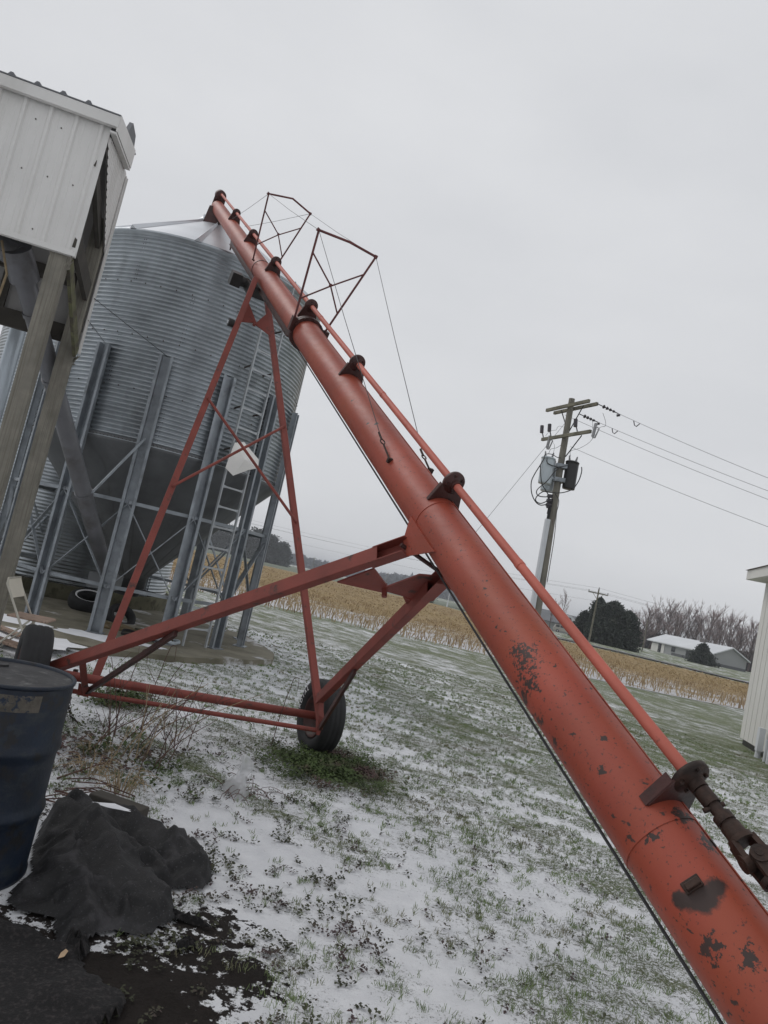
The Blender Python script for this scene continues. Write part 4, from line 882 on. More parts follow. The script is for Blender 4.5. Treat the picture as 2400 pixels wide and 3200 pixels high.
def h_tarp(X, Y, d):
    e = sstep(0, .07, d); wx_ = X + .09 * (fbm(X * 4 + 3, Y * 4, 3) - .5) * 2; wy_ = Y + .09 * (fbm(X * 4 + 9, Y * 4 + 4, 3) - .5) * 2; z = 0 * X
    for pts, w in (([(-1.26, 3.84, .27), (-.98, 3.60, .25), (-.76, 3.38, .15), (-.60, 3.24, .06)], .20), ([(-1.3, 4.0, .18), (-.88, 3.90, .19), (-.64, 3.82, .16), (-.48, 3.68, .07)], .15),
                   ([(-1.12, 3.50, .17), (-.92, 3.24, .12), (-.80, 2.98, .05)], .14), ([(-.62, 3.9, .12), (-.50, 3.78, .13), (-.52, 3.62, .06)], .08), ([(-1.0, 3.75, .12), (-.72, 3.62, .10), (-.60, 3.5, .05)], .07), ([(-1.05, 3.35, .13), (-.80, 3.30, .11), (-.64, 3.12, .05)], .06)):
        for (x1, y1, h1), (x2, y2, h2) in zip(pts, pts[1:]):
            t_ = np.clip(((wx_ - x1) * (x2 - x1) + (wy_ - y1) * (y2 - y1)) / ((x2 - x1) ** 2 + (y2 - y1) ** 2), 0, 1); dd_ = np.hypot(wx_ - x1 - t_ * (x2 - x1), wy_ - y1 - t_ * (y2 - y1))
            z = np.maximum(z, (h1 + (h2 - h1) * t_) * np.clip(1 - dd_ / w, 0, 1) ** .8)
    cre = np.clip(1 - np.abs(2 * fbm(wx_ * 5 + 3, wy_ * 5, 3) - 1) * 4, 0, 1)
    return .022 + e * (z * .74 + .042 * cre + .02 * fbm(X * 11, Y * 11, 3) + .006 * fbm(X * 40, Y * 40, 2))
tarp = heap('tarp', [(-1.20, 3.42), (-1.34, 3.72), (-1.42, 4.0), (-1.25, 4.10), (-.95, 4.06), (-.66, 3.99), (-.50, 3.90), (-.42, 3.74), (-.45, 3.60), (-.58, 3.54), (-.66, 3.50), (-.56, 3.38), (-.53, 3.24), (-.62, 3.10), (-.74, 3.04), (-.80, 2.90), (-.88, 2.92), (-.95, 3.05), (-1.12, 3.06), (-1.20, 3.2)],
            h_tarp, 'tarp', 'crumpled black landscape fabric heaped beside the drum, dusted with snow', 'tarp', .011)
cloth = heap('ground_cloth', [(-.74, 2.95), (-.70, 2.78), (-.60, 2.72), (-.50, 2.66), (-.46, 2.60), (-.55, 2.50), (-.62, 2.44), (-.56, 2.34), (-.5, 2.2), (-.6, 1.9), (-.7, 1.5), (-2.6, 1.5), (-2.6, 3.0), (-1.2, 3.0)],
             lambda X, Y, d: .012 + sstep(0, .05, d) * (.015 * fbm(X * 9, Y * 9, 4) + .03 * fbm(X * 2.4, Y * 2.4, 2) + .02 * np.clip(1 - np.abs(2 * fbm(X * 3, Y * 3, 3) - 1) * 3, 0, 1)), 'cloth', 'flat torn black cloth lying on the ground in front of the drum', 'ground cloth', .02)
mb = MB(); o = Vector((-1.10, 4.18, .07)); ax = (Vector((.96, -.28, 0)), Vector((.28, .96, 0)), Zv); mb.box(o, (.34, .10, .12), ax); tag(mb.build('wood_block', 'wood_dark', origin=o, bevel=.008), 'dark weathered timber offcut lying behind the black tarp', 'wood block')
mb = MB(); c = Vector((-.80, 2.80, .05)); mb.prism([c + Vector(p) for p in ((-.011, -.015, -.009), (.009, -.012, 0), (.013, .009, .010), (.0, .016, .012), (-.012, .007, 0))], (.001, -.002, .003)); tag(mb.build('leaf', 'leaf', origin=c), 'small pale tan leaf standing on the black cloth', 'leaf')
mb = MB(); c = Vector((-1.02, 3.80, .245)); nn = 16; rim_ = [c + Vector((.12 * math.cos(2 * math.pi * k / nn) * random.uniform(.6, 1.1), .02 * math.sin(2 * math.pi * k / nn) * random.uniform(.6, 1.1) - .0, -.02)) for k in range(nn)]
mb.add([c] + rim_, [(0, 1 + k, 1 + (k + 1) % nn) for k in range(nn)], True); tag(mb.build('snow_on_tarp', 'snow'), 'narrow patch of white snow caught in a fold on the black tarp', 'snow', kind='stuff')
# torn scraps of black fabric on the snow
for i, (x, y, rx, ry, rot, lab) in enumerate(((-.41, 3.10, .055, .03, .9, 'small pointed scrap of black fabric on the snow right of the tarp'), (-.46, 3.30, .14, .035, -.15, 'long ragged black fabric strip on the snow beyond the tarp tip'), (-.80, 2.92, .12, .05, -.9, 'twisted black roll of fabric hanging off the front of the tarp'))):
    mb = MB(); c = Vector((x, y, .02)); nn = 18; rim_ = []
    for k in range(nn):
        t_ = 2 * math.pi * k / nn; q_ = random.uniform(.55, 1.25); lx, ly = rx * q_ * math.cos(t_), ry * q_ * math.sin(t_); rim_.append(c + Vector((lx * math.cos(rot) - ly * math.sin(rot), lx * math.sin(rot) + ly * math.cos(rot), random.uniform(-.006, .012))))
    m_ = [lerp(c, p, .5) + Vector((0, 0, random.uniform(.012, .03) * (2 if i == 2 else 1))) for p in rim_]
    mb.add([c + Vector((0, 0, .02))] + m_ + rim_, [(0, 1 + k, 1 + (k + 1) % nn) for k in range(nn)] + [(1 + k, 1 + nn + k, 1 + nn + (k + 1) % nn, 1 + (k + 1) % nn) for k in range(nn)])
    tag(mb.build('fabric_scrap', 'cloth', origin=c), lab, 'fabric scrap', 'black fabric scraps on the snow')

# ================================================================== FOLDING CHAIR
cf = Vector((math.sin(R(82)), math.cos(R(82)), 0)); cs = Vector((-cf.y, cf.x, 0)); cc = Vector((-3.50, 7.85, 0))
chr_ = thing('folding_chair', 'cream metal folding chair beside the rear wooden post', 'chair', cc)
Cp = lambda f_, s_, z_: cc + cf * f_ + cs * s_ + Zv * z_
for sg in (-1, 1):
    mb = MB(); y_ = sg * .20; mb.path([Cp(-.25, y_ * .9, .82), Cp(-.245, y_, .77), Cp(.22, y_, .0)], .012, 8); mb.build('front_leg', 'chair_frame', chr_)
    mb = MB(); mb.path([Cp(.06, y_ * .85, .43), Cp(-.30, y_ * .85, .0)], .011, 8); mb.build('rear_leg', 'chair_frame', chr_)
mb = MB(); mb.tube(Cp(-.2, -.17, .12), Cp(-.2, .17, .12), .008, 8); mb.tube(Cp(.14, -.2, .13), Cp(.14, .2, .13), .008, 8); mb.tube(Cp(-.25, -.18, .825), Cp(-.25, .18, .825), .012, 8); mb.build('cross_bar', 'chair_frame', chr_)
mb = MB()
for k in range(6):
    x0 = -.20 + (k / 6) * .40; 
    pass
mb.prism([Cp(-.255, -.19, .83), Cp(-.255, .19, .83), Cp(-.165, .20, .63), Cp(-.165, -.20, .63)], cf * .012); mb.build('backrest', 'chair', chr_, .004)
mb = MB(); sq = [(-.17, -.19), (.20, -.20), (.24, -.15), (.24, .15), (.20, .20), (-.17, .19)]; mb.prism([Cp(x_, y_, .445) for x_, y_ in sq], Zv * .02); mb.build('seat', 'plank', chr_, .005)

# tyres, boards and rubbish under the bin
mb = MB(); c = Vector((-4.55, 12.25, .24)); tax = Vector((.10, -.30, 1)).normalized()
tp = [(.20, -.085), (.24, -.105), (.29, -.11), (.32, -.09), (.335, -.05), (.335, .05), (.32, .09), (.29, .11), (.24, .105), (.20, .085), (.19, 0)]
mb.lathe(tp, c, tax, 44, True, True); ty_ = mb.build('old_tyre', 'black', origin=c); tag(ty_, 'black car tyre lying flat on the concrete pad beneath the hopper', 'tyre')
mb = MB(); mb.lathe([(.212, .098), (.225, .109), (.245, .112), (.225, .106)], c, tax, 44, True, True); mb.build('whitewall', 'whitepaint', ty_)
c = Vector((-3.80, 11.75, .16)); mb = MB(); mb.lathe(tp, c, Vector((.5, -.5, .7)).normalized(), 40, True, True)
ty_ = mb.build('old_tyre', 'black', origin=c); ty_.scale = (.72, .72, .72); tag(ty_, 'smaller dark tyre leaning by the hopper outlet behind the front bin leg', 'tyre')
def board(name, a, b_, w, h, m, lab, cat='board', grp=None):
    mb = MB(); mb.beam(a, b_, w, h); o = mb.build(name, m, origin=(Vector(a) + Vector(b_)) / 2, bevel=.003); tag(o, lab, cat, grp); return o
board('board', (-4.4, 8.2, .13), (-3.45, 7.78, .13), .14, .035, 'plank', 'tan plank on the snow left of the trailer tyre', grp='boards on the ground')
board('board', (-4.6, 8.9, .14), (-3.75, 8.35, .14), .10, .03, 'plank', 'short tan board lying just in front of the chair legs', grp='boards on the ground')
board('board', (-3.3, 11.1, .13), (-2.6, 10.75, .13), .12, .03, 'wood_moss', 'greenish board lying on the pad between the front bin legs', grp='boards on the ground')
for i, (cx_, cy_, r_) in enumerate(((-3.05, 10.45, .26), (-2.72, 10.55, .22))):
    mb = MB(); pts = [Vector((cx_ + r_ * (1 + .05 * math.sin(7 * t_)) * math.cos(t_), cy_ + r_ * .8 * math.sin(t_), .12 + .015 * math.sin(3 * t_) + .012 * t_ / 6.3)) for t_ in np.linspace(0, 6 * math.pi, 90)]
    mb.path(pts, .010, 6); tag(mb.build('hose_coil', ('black', 'pvc')[i]), ('dark rubber hose coiled on the pad left of the ladder foot', 'pale grey cable coiled on the pad at the ladder foot')[i], 'hose')
mb = MB()
for k in range(30):
    a = random.uniform(0, 6.28); r_ = random.uniform(0, .5); c = Vector((-3.45 + r_ * math.cos(a) * 1.2, 11.05 + r_ * math.sin(a) * .7, .10)); mb.blob(c, (.12, .10, .025), 1, .3)
tag(mb.build('spilled_grain', mat('mouldy_grain', (.16, .12, .065), .95, 0, .4, 12, .5, 60)), 'mouldy spilled grain spread on the pad below the hopper', 'grain', kind='stuff')

# ================================================================== WEEDS, BAG, STICKS, GRASS
def stem(x, y, h, lean, hook, name, m, lab, grp, r_=.0035, tw=3):
    z = ter(x, y); mb = MB(); a = random.uniform(0, 6.28) if lean is None else lean[0]; L = .12 if lean is None else lean[1]
    pts = []; n_ = 7
    for k in range(n_ + 1):
        t_ = k / n_; q = L * h * t_ ** 1.5; pts.append(Vector((x + q * math.cos(a) + random.uniform(-.004, .004), y + q * math.sin(a), z + h * t_)))
    if hook:
        p = pts[-1]
        for k in range(1, 7): t_ = k / 6 * 3.4; pts.append(p + Vector((.03 * (1 - math.cos(t_)) + .0, 0, .035 * math.sin(t_) - .012 * k * (k > 4))))
    mb.path(pts, [r_ * (1 - .6 * k / len(pts)) for k in range(len(pts))], 5, False)
    for k in range(tw):
        i = random.randint(2, n_ - 1); p = pts[i]; b_ = random.uniform(0, 6.28); L2 = random.uniform(.05, .14); mb.path([p, p + Vector((L2 * .6 * math.cos(b_), L2 * .6 * math.sin(b_), L2 * .7)), p + Vector((L2 * math.cos(b_), L2 * math.sin(b_), L2 * 1.2))], [r_ * .5, r_ * .4, r_ * .3], 4, False)
    return tag(mb.build(name, m, origin=(x, y, z)), lab, 'weed', grp)
G1 = 'dead weed stalks around the auger axle'
hk = [(-1.78, 6.05, .62, 'tall hooked dead stalk just beyond the axle, leftmost of the hooked ones'), (-1.58, 6.1, .70, 'tall hooked dead stalk beyond the middle of the axle, the higher hooked one')]
for i, (x, y, h, lab) in enumerate(hk): stem(x, y, h, (.2, .10), True, 'dead_weed', 'stem', lab, G1, .0045)
stem(-.52, 6.45, .62, (.3, .10), True, 'dead_weed', 'stem', 'lone dead stalk standing upright just left of the right wheel', G1, .004, 1)
stem(-1.22, 4.95, .42, (.4, .12), False, 'dead_weed', 'stem', 'dead stalk in front of the axle tie, rightmost of the weed patch', G1, .004, 1)
for i in range(26):
    x = -1.72 + .95 * random.random(); y = 4.6 + 1.5 * random.random()
    if x > -1.1: x -= .4
    lean = (random.choice((0.2, .5, 2.8, 3.2)), random.uniform(.05, .35)) if i % 3 else (random.uniform(-.3, .6), random.uniform(.6, 1.3))
    stem(x, y, random.uniform(.28, .62), lean, False, 'dead_weed', 'stem' if i % 4 else 'straw', ('leaning ' if i % 3 == 0 else '') + ('thin straw coloured' if i % 4 == 0 else 'thin brown') + ' dead weed stalk between the drum and the right wheel', G1, .0045, random.randint(2, 5))
mb = MB()
for cx_, cy_, n_, hh in ((-1.22, 4.60, 34, .17), (-1.50, 4.80, 22, .15), (-1.62, 5.15, 14, .14)):
    for k in range(n_):
        a = random.uniform(0, 6.28); r_ = random.uniform(.01, .08); h = hh * random.uniform(.5, 1); L = random.uniform(.05, .18); p = Vector((cx_ + r_ * math.cos(a), cy_ + r_ * math.sin(a), .02)); 
        mb.path([p, p + Vector((L * .4 * math.cos(a), L * .4 * math.sin(a), h * .8)), p + Vector((L * math.cos(a), L * math.sin(a), h * .75)), p + Vector((L * 1.4 * math.cos(a), L * 1.4 * math.sin(a), h * .35))], [.0028, .0025, .002, .001], 4, False)
tag(mb.build('dry_grass', 'straw'), 'tufts of dry tan grass among the dead stalks', 'grass', kind='stuff')
# translucent plastic bag snagged on twigs
c = Vector((-.56, 5.0, 0)); mb = MB(); prof_ = [(.012, .30), (.028, .27), (.035, .22), (.025, .17), (.045, .12), (.06, .06), (.045, .01)]
n_ = 22; vs_ = []
for j, (r_, z_) in enumerate(prof_):
    for i in range(n_):
        a = 2 * math.pi * i / n_; rr2 = r_ * (1 + .35 * math.sin(3 * a + j) + .15 * math.sin(7 * a + 2 * j)); vs_.append(c + Vector((rr2 * math.cos(a) * 1.25 + .02 * math.sin(j) - .0 + .13 * (.3 - z_) * .6, rr2 * math.sin(a) * .6, z_)))
mb.add(vs_, [(j * n_ + i, j * n_ + (i + 1) % n_, (j + 1) * n_ + (i + 1) % n_, (j + 1) * n_ + i) for j in range(len(prof_) - 1) for i in range(n_)], True)
tag(mb.build('plastic_bag', 'film', origin=c), 'torn clear plastic bag snagged upright on the snow in front of the axle', 'plastic bag')
mb = MB()
for k in range(16):
    a = random.uniform(0, 6.28); p = c + Vector((random.uniform(-.12, .12), random.uniform(-.1, .1), .01)); pts = [p]
    for q_ in range(5): pts.append(pts[-1] + Vector((.05 * math.cos(a), .05 * math.sin(a), .05 - .018 * q_))); a += random.uniform(-.4, .4)
    mb.path(pts, .0022, 4, False)
tag(mb.build('bramble', 'stem', origin=c), 'low tangle of thin brown twigs around the clear plastic bag', 'twigs')
for i, (p, q, r_, lab) in enumerate((((-1.62, 4.60, .02), (-1.40, 4.92, .10), .007, 'forked stick poking out of the snow right of the drum'), ((-1.62, 4.25, .02), (-1.28, 4.12, .03), .006, 'thin stick lying flat behind the black tarp'), ((-1.75, 5.25, .02), (-1.42, 5.12, .03), .005, 'straight twig lying on the snow below the hanging chain'), ((-1.55, 4.42, .015), (-1.20, 4.30, .02), .006, 'short dark stick on the snow just above the timber offcut'))):
    mb = MB(); a, b_ = Vector(p), Vector(q); mb.path([a, lerp(a, b_, .5) + Vector((.01, .01, .008)), b_], [r_, r_ * .8, r_ * .5], 6); mb.path([lerp(a, b_, .75), lerp(a, b_, .8) + Vector((.06, .02, .01))], r_ * .5, 5); tag(mb.build('stick', 'stem', origin=a), lab, 'stick')
# long dark reeds / straps beside the drum
mb = MB()
for k in range(9):
    p = Vector((-1.50 + random.uniform(-.1, .1), 4.35 + random.uniform(-.15, .25), .03)); q = p + Vector((random.uniform(.2, .45), random.uniform(-.06, .06), random.uniform(.0, .05))); mb.path([p, lerp(p, q, .5) + Vector((0, 0, .03)), q], .004, 5)
tag(mb.build('straw_litter', 'stem'), 'loose flattened stalks lying beside the drum', 'litter', kind='stuff')

# leafy ground weeds (stuff): small leaf clusters on bare patches near the camera
def scatter(nw, dmin, dmax, az0, az1, thr, seed, fpow=1.4, noise=.07):
    g = np.random.default_rng(seed); d = dmin + (dmax - dmin) * g.random(nw) ** fpow; a = np.radians(g.uniform(az0, az1, nw)); x = d * np.sin(a); y = d * np.cos(a)
    c = cover(x, y) + noise * (g.random(nw) - .5) * 2; k = c > thr; return x[k], y[k], d[k], g
x, y, d, g = scatter(64000, 2.2, 16, -26, 31, -9, 3, 1.1, .0)
wr = .55 + .45 * sstep(-.8, .8, x); k = (g.random(len(x)) < np.clip(.30 + 5.5 * cover(x, y), .05, .95) * wr * (1 - np.clip(soil(x, y) * 1.6, 0, .97))) & ~((x < -.75) & (y < 4.0)); x, y, d = x[k], y[k], d[k]
PB = 8; x = np.repeat(x, PB) + g.normal(0, .011, len(x) * PB); y = np.repeat(y, PB) + g.normal(0, .011, len(y) * PB); d = np.repeat(d, PB); print('blades', len(x))
h = g.uniform(.006, .030, len(x)); zt_ = terrain(x, y) + .010
gb = raw('grass', strips(x, y, zt_, g.normal(0, .010, len(x)), g.normal(0, .010, len(x)), h, .0009 + .0005 * d), np.arange(len(x) * 4).reshape(-1, 4), 'grass')
tag(gb, 'short winter grass blades poking through the thin snow', 'grass', kind='stuff')
def leaves(name, m, x, y, z, g, size, lab, per=9, spread=.03, hgt=.04):
    n_ = len(x); X = np.repeat(x, per) + g.normal(0, spread, n_ * per); Y = np.repeat(y, per) + g.normal(0, spread, n_ * per); Zz = np.repeat(z, per) + g.random(n_ * per) * hgt
    s_ = size * g.uniform(.5, 1.3, n_ * per); a = g.random(n_ * per) * 6.28; tl = g.uniform(-.7, .9, n_ * per)
    ux, uy = np.cos(a) * s_, np.sin(a) * s_; wx, wy = -np.sin(a) * s_ * .45, np.cos(a) * s_ * .45; uz = tl * s_
    v0 = np.stack([X, Y, Zz], -1); v1 = np.stack([X + ux * .5 + wx, Y + uy * .5 + wy, Zz + uz * .5 + s_ * .15], -1); v2 = np.stack([X + ux, Y + uy, Zz + uz], -1); v3 = np.stack([X + ux * .5 - wx, Y + uy * .5 - wy, Zz + uz * .5 + s_ * .15], -1)
    ob = raw(name, np.stack([v0, v1, v2, v3], 1).reshape(-1, 3), np.arange(n_ * per * 4).reshape(-1, 4), m); return tag(ob, lab, 'weeds', kind='stuff')
x, y, d, g = scatter(34000, 2.3, 8.5, -24, 24, -9, 9, 1.0, .0); cl2 = fbm(x * 7 + 3, y * 7, 3); k = cl2 > .47; x, y, d, cl2 = x[k], y[k], d[k], cl2[k]
wgt = np.exp(-(((x + .9) / 1.0) ** 2 + ((y - 5.0) / 1.3) ** 2)) + .5 * np.exp(-(((x + .2) / .6) ** 2 + ((y - 3) / .9) ** 2)); k = (g.random(len(x)) < (.035 + .22 * wgt + .12 * np.exp(-(((x + .35) / .5) ** 2 + ((y - 2.9) / .7) ** 2))) * np.clip((cl2 - .44) * 9, 0, 1.4) * (1 - .75 * np.clip(soil(x, y) * 1.6, 0, 1))) & ~((x < -.7) & (y < 3.9)); x, y = x[k], y[k]
print('clumps', len(x))
leaves('leafy_weeds', 'leafy_dark', x, y, terrain(x, y) + .012, g, .0155, 'small dark frost-browned leafy weeds dotted over the snow', 9, .013, .018)
g = np.random.default_rng(21); n_ = 1500; x = g.normal(.02, .27, n_); y = g.normal(6.2, .32, n_); k = (g.random(n_) < .25 + .9 * fbm(x * 5, y * 5, 3) ** 1.5 * 2) & (np.hypot((x - .04) / .75, (y - 6.2) / .7) < .8 + .5 * fbm(x * 4, y * 4, 2)); x, y = x[k], y[k]
leaves('green_weeds', 'leafy', x, y, terrain(x, y) + .02, g, .022, 'dense low green weeds growing around the right auger wheel', 9, .03, .06)
n_ = 210; x = g.normal(-1.55, .35, n_); y = g.normal(5.25, .28, n_); leaves('ground_ivy', 'leafy', x, y, terrain(x, y) + .015, g, .028, 'patchy dull green creeping weeds in front of the axle', 8, .035, .06)
n_ = 260; x = g.normal(-2.05, .12, n_); y = g.normal(6.9, .2, n_); leaves('pad_edge_weeds', 'leafy', x, y, terrain(x, y) + .015, g, .03, 'green weeds at the snowy edge behind the axle', 8, .05, .06)

WD = sorted([o for o in scene.objects if o.get('group') == G1 and 'between the drum' in o['label']], key=lambda o: math.atan2(o.location.x, o.location.y))
ORD = 'first second third fourth fifth sixth seventh eighth ninth tenth eleventh twelfth thirteenth fourteenth fifteenth sixteenth seventeenth eighteenth nineteenth twentieth twenty-first twenty-second twenty-third twenty-fourth twenty-fifth twenty-sixth twenty-seventh twenty-eighth twenty-ninth thirtieth thirty-first thirty-second'.split()
for i, o in enumerate(WD): o['label'] = o['label'].replace('between the drum and the right wheel', 'right of the drum, %s from left' % ORD[i])

# ================================================================== UTILITY POLE
pb = azp(13.62, 28); pt = azp(12.88, 28, 10.25)
up_ = thing('utility_pole', 'tall weathered utility pole carrying three transformers and double crossarms', 'utility pole', pb)
pd = (pt - pb).normalized(); pr = Vector((pd.z, 0, -pd.x)).normalized(); pf = pd.cross(pr).normalized()   # pr: to the right, pf: away from the camera
U = lambda z, x=0, y=0: pb + pd * z + pr * x + pf * y
mb = MB(); mb.path([U(z, .012 * math.sin(z * .7)) for z in np.linspace(0, 10.3, 14)], [.165 - .0048 * z for z in np.linspace(0, 10.3, 14)], 18); mb.build('pole', 'pole', up_)
ca_ = (pr * .90 - pf * -.05 + pd * .0); 
cdir = (pr * .42 - pf * .91).normalized(); cper = (pr * .91 + pf * .42).normalized()
def arm(z, off, L0, L1, nm, tz=0):
    o = MB(); a = U(z) + cper * off - cdir * L0; b_ = U(z) + cper * off + cdir * L1; o.beam(a, b_, .10, .125, pd); o.build(nm, 'crossarm', up_, .006); return a, b_
up_arm_a = arm(9.95, -.20, 1.22, 1.30, 'crossarm'); up_arm_b = arm(9.95, .20, 1.22, 1.30, 'crossarm'); lo_arm = arm(8.72, -.20, 1.2, 1.65, 'crossarm')
for (p, q) in ((U(9.9) + cdir * .75 - pf * .05, U(9.0, .10, -.05)), (U(9.9) - cdir * .55 - pf * .05, U(9.25, -.10, -.05)), (U(8.68) + cdir * .9 - pf * .1, U(7.95, .10, -.1))):
    mb = MB(); mb.tube(p, q, .022, 8); mb.build('arm_brace', 'dark_steel', up_)
def can(x, y, z, r_, h, m):
    c = U(z, x, y); mb = MB(); mb.lathe([(0, 0), (r_ * .92, 0), (r_ * .95, .04), (r_ * .97, .08), (r_, h - .1), (r_, h - .02), (r_ * 1.05, h - .015), (r_ * 1.05, h + .02), (r_ * .9, h + .05), (0, h + .08)], c, pd, 32)
    t_ = mb.build('transformer', m, up_)
    for sx_, lx in ((-.45, -.12), (.45, .12)):
        b_ = MB(); p = c + pd * (h + .04) + pr * (r_ * sx_); q = p + (pd * .24 + pr * lx * .4); b_.tube(p, q, .028, 10, .012)
        for k in range(5): e_ = lerp(p, q, .12 + k * .17); b_.tube(e_, e_ + (q - p).normalized() * .018, .05 - .004 * k, 12)
        b_.build('bushing', 'porcelain', t_)
    b_ = MB(); b_.box(c + pd * (h * .72) + pr * (-r_ if x > 0 else r_), (.12, .1, .08), (pr, pf, pd)); b_.box(c + pd * (h * .28) + pr * (-r_ if x > 0 else r_), (.12, .1, .08), (pr, pf, pd)); b_.build('mount', 'galv_leg', t_)
    return c
can(-.56, -.20, 6.72, .265, 1.0, 'can_light'); can(-.30, .38, 6.55, .265, 1.0, 'can_light'); can(.42, -.05, 6.72, .255, 1.05, 'can_dark')
for z_ in (7.55, 7.0): mb = MB(); mb.box(U(z_, 0, -.02), (.42, .42, .16), (pr, pf, pd)); mb.build('cluster_mount', 'galv_leg', up_)
# cutouts and arresters
for p in (lo_arm[0] + cdir * .02, lo_arm[0] + cdir * .50, lo_arm[0] + cdir * 2.05):
    mb = MB(); a = p + pd * .08 - pf * .1; mb.path([a, a + pd * .12 - cdir * .06, a + pd * .22 - cdir * .13], .025, 8); mb.tube(a + pd * .2 - cdir * .15, a + pd * .50 - cdir * .2, .075, 12); mb.build('arrester', 'insulator', up_)
for p, sx_ in ((lo_arm[0] + cdir * .42 - pd * .18, 1), (lo_arm[1] + cdir * .15, 1)):
    mb = MB(); a = p; mb.path([a - pd * .25, a - pd * .28 + cdir * .12, a + pd * .05 + cdir * .28, a + pd * .15 + cdir * .1], .028, 8); mb.tube(a - pd * .22, a + pd * .28 + cdir * .07, .06, 12); mb.build('fuse_cutout', 'porcelain', up_)
# service cables looping from the cans down to the weatherheads
def loop(pts, r_=.02):
    pts = [U(*p) for p in pts]; o = []
    for i in range(len(pts) - 1):
        p0 = pts[max(i - 1, 0)]; p1 = pts[i]; p2 = pts[i + 1]; p3 = pts[min(i + 2, len(pts) - 1)]
        for k in range(6):
            t_ = k / 6; o.append(.5 * ((2 * p1) + (p2 - p0) * t_ + (2 * p0 - 5 * p1 + 4 * p2 - p3) * t_ * t_ + (3 * p1 - p0 - 3 * p2 + p3) * t_ ** 3))
    o.append(pts[-1]); mb = MB(); mb.path(o, r_, 6); mb.build('service_cable', 'cable', up_)
for pts_, r_ in (([(7.67, -.78, -.45), (7.39, -.86, -.3), (7.0, -1.01, -.25), (6.67, -1.08, -.25), (6.25, -.99, -.25), (5.96, -.79, -.25), (5.87, -.58, -.25), (5.95, -.33, -.25)], .02),
    ([(7.34, -.87, -.4), (7.01, -.83, -.5), (6.64, -.71, -.5), (6.44, -.51, -.4), (6.27, -.31, -.25)], .02),
    ([(7.55, .17, -.45), (7.41, -.12, -.5), (7.17, -.34, -.55), (6.77, -.56, -.55), (6.43, -.82, -.35), (6.24, -.79, -.3), (6.2, -.59, -.25), (6.25, -.31, -.25)], .02),
    ([(7.62, .73, -.3), (7.43, .76, -.3), (7.06, .70, -.3), (6.71, .52, -.3), (6.5, .17, -.3), (6.42, -.22, -.3), (6.4, -.57, -.3), (6.15, -.79, -.25), (5.98, -.77, -.25), (5.94, -.57, -.25), (6.11, -.31, -.25)], .02),
    ([(7.68, -.69, -.5), (7.54, -.67, -.5), (7.45, -.58, -.5), (7.42, -.22, -.45), (7.55, .17, -.45)], .018), ([(7.69, -.79, -.4), (7.83, -.74, -.4), (7.87, -.5, -.4), (7.82, -.28, -.3), (7.83, -.11, -.25)], .016),
    ([(8.85, .91, -.8), (8.58, .82, -.5), (8.34, .55, -.3), (8.18, .24, -.2), (8.0, .30, -.1)], .008), ([(9.97, 1.3, 0), (9.59, 1.4, -.2), (9.38, 1.38, -.3), (9.31, 1.24, -.4), (9.1, .97, -.8)], .008), ([(7.91, -.6, -.25), (8.1, -.54, -.25), (8.19, -.34, -.25), (8.34, -.17, -.25)], .008),
    ([(7.95, -.42, -.25), (8.31, -.37, 0), (8.5, -.37, .3)], .007), ([(9.0, -.36, .2), (9.14, -.31, .1), (9.12, -.12, 0)], .006), ([(9.3, .6, -.9), (9.47, .73, -.6), (9.43, .88, -.3), (9.26, 1.0, 0)], .007), ([(8.79, -.65, .6), (8.96, -.56, .4), (9.0, -.36, .2)], .006),
    ([(6.42, -.1, -.2), (6.22, .08, -.2), (5.98, .11, -.18), (5.72, .09, -.18), (5.27, .13, -.16), (4.57, .17, -.14), (3.0, .17, -.14)], .014)): loop(pts_, r_)
mb = MB()
for z in (6.28, 6.10, 5.93): mb = MB(); mb.tube(U(z, -.36, -.22), U(z + .02, -.18, -.18), .075, 12); mb.tube(U(z - .12, -.30, -.2), U(z, -.30, -.2), .045, 10); mb.build('weatherhead', 'insulator', up_)
mb = MB(); mb.tube(U(5.3, -.20, -.15), U(6.2, -.17, -.15), .055, 12); mb.tube(U(5.6, -.24, -.14), U(6.1, -.22, -.14), .03, 8); mb.build('riser_bundle', 'black', up_)
mb = MB(); mb.tube(U(0, -.24, -.12), U(5.4, -.19, -.12), .112, 20); mb.tube(U(0, -.27, -.14), U(1.6, -.26, -.14), .13, 20); mb.build('conduit_cover', 'conduit', up_)
# primary wires leaving to the right (dead-ended with strain insulators)
def wire_to(name, a, b_, sag, lab, r_=.0075, grp='power lines from the utility pole', insul=True):
    mb = MB(); n_ = 24; pts = [lerp(a, b_, k / n_) - Vector((0, 0, sag * 4 * (k / n_) * (1 - k / n_))) for k in range(n_ + 1)]
    mb.path(pts, r_, 5); w = mb.build(name, 'wire'); tag(w, lab, 'wire', grp)
    if insul:
        mb = MB(); d_ = (pts[1] - pts[0]).normalized()
        for k in range(4): q = a + d_ * (.25 + k * .14); mb.lathe([(.02, 0), (.075 - .008 * k, .01), (.07 - .008 * k, .05), (.02, .10)], q, d_, 12)
        mb.tube(a, a + d_ * .9, .018, 6); mb.tube(a + d_ * .85 - pd * .10, a + d_ * .98 - pd * .02, .05, 8)
        mb.build('strain_insulator', 'insulator', w); mb = MB()
        mb.path([a + d_ * 1.55, a + d_ * 1.6 - pd * .14, a + d_ * 1.68 - pd * .16, a + d_ * 1.8], .018, 6)
        mb.build('tap_clamp', 'insulator', w)
    return pts
def rayp(az, el, d): p = azp(az, d); p.z = EYE.z + d * math.tan(R(el)); return p
wire_to('power_line', up_arm_b[1], rayp(33.4, 11.6, 26), .10, 'topmost power wire running right from the double crossarm')
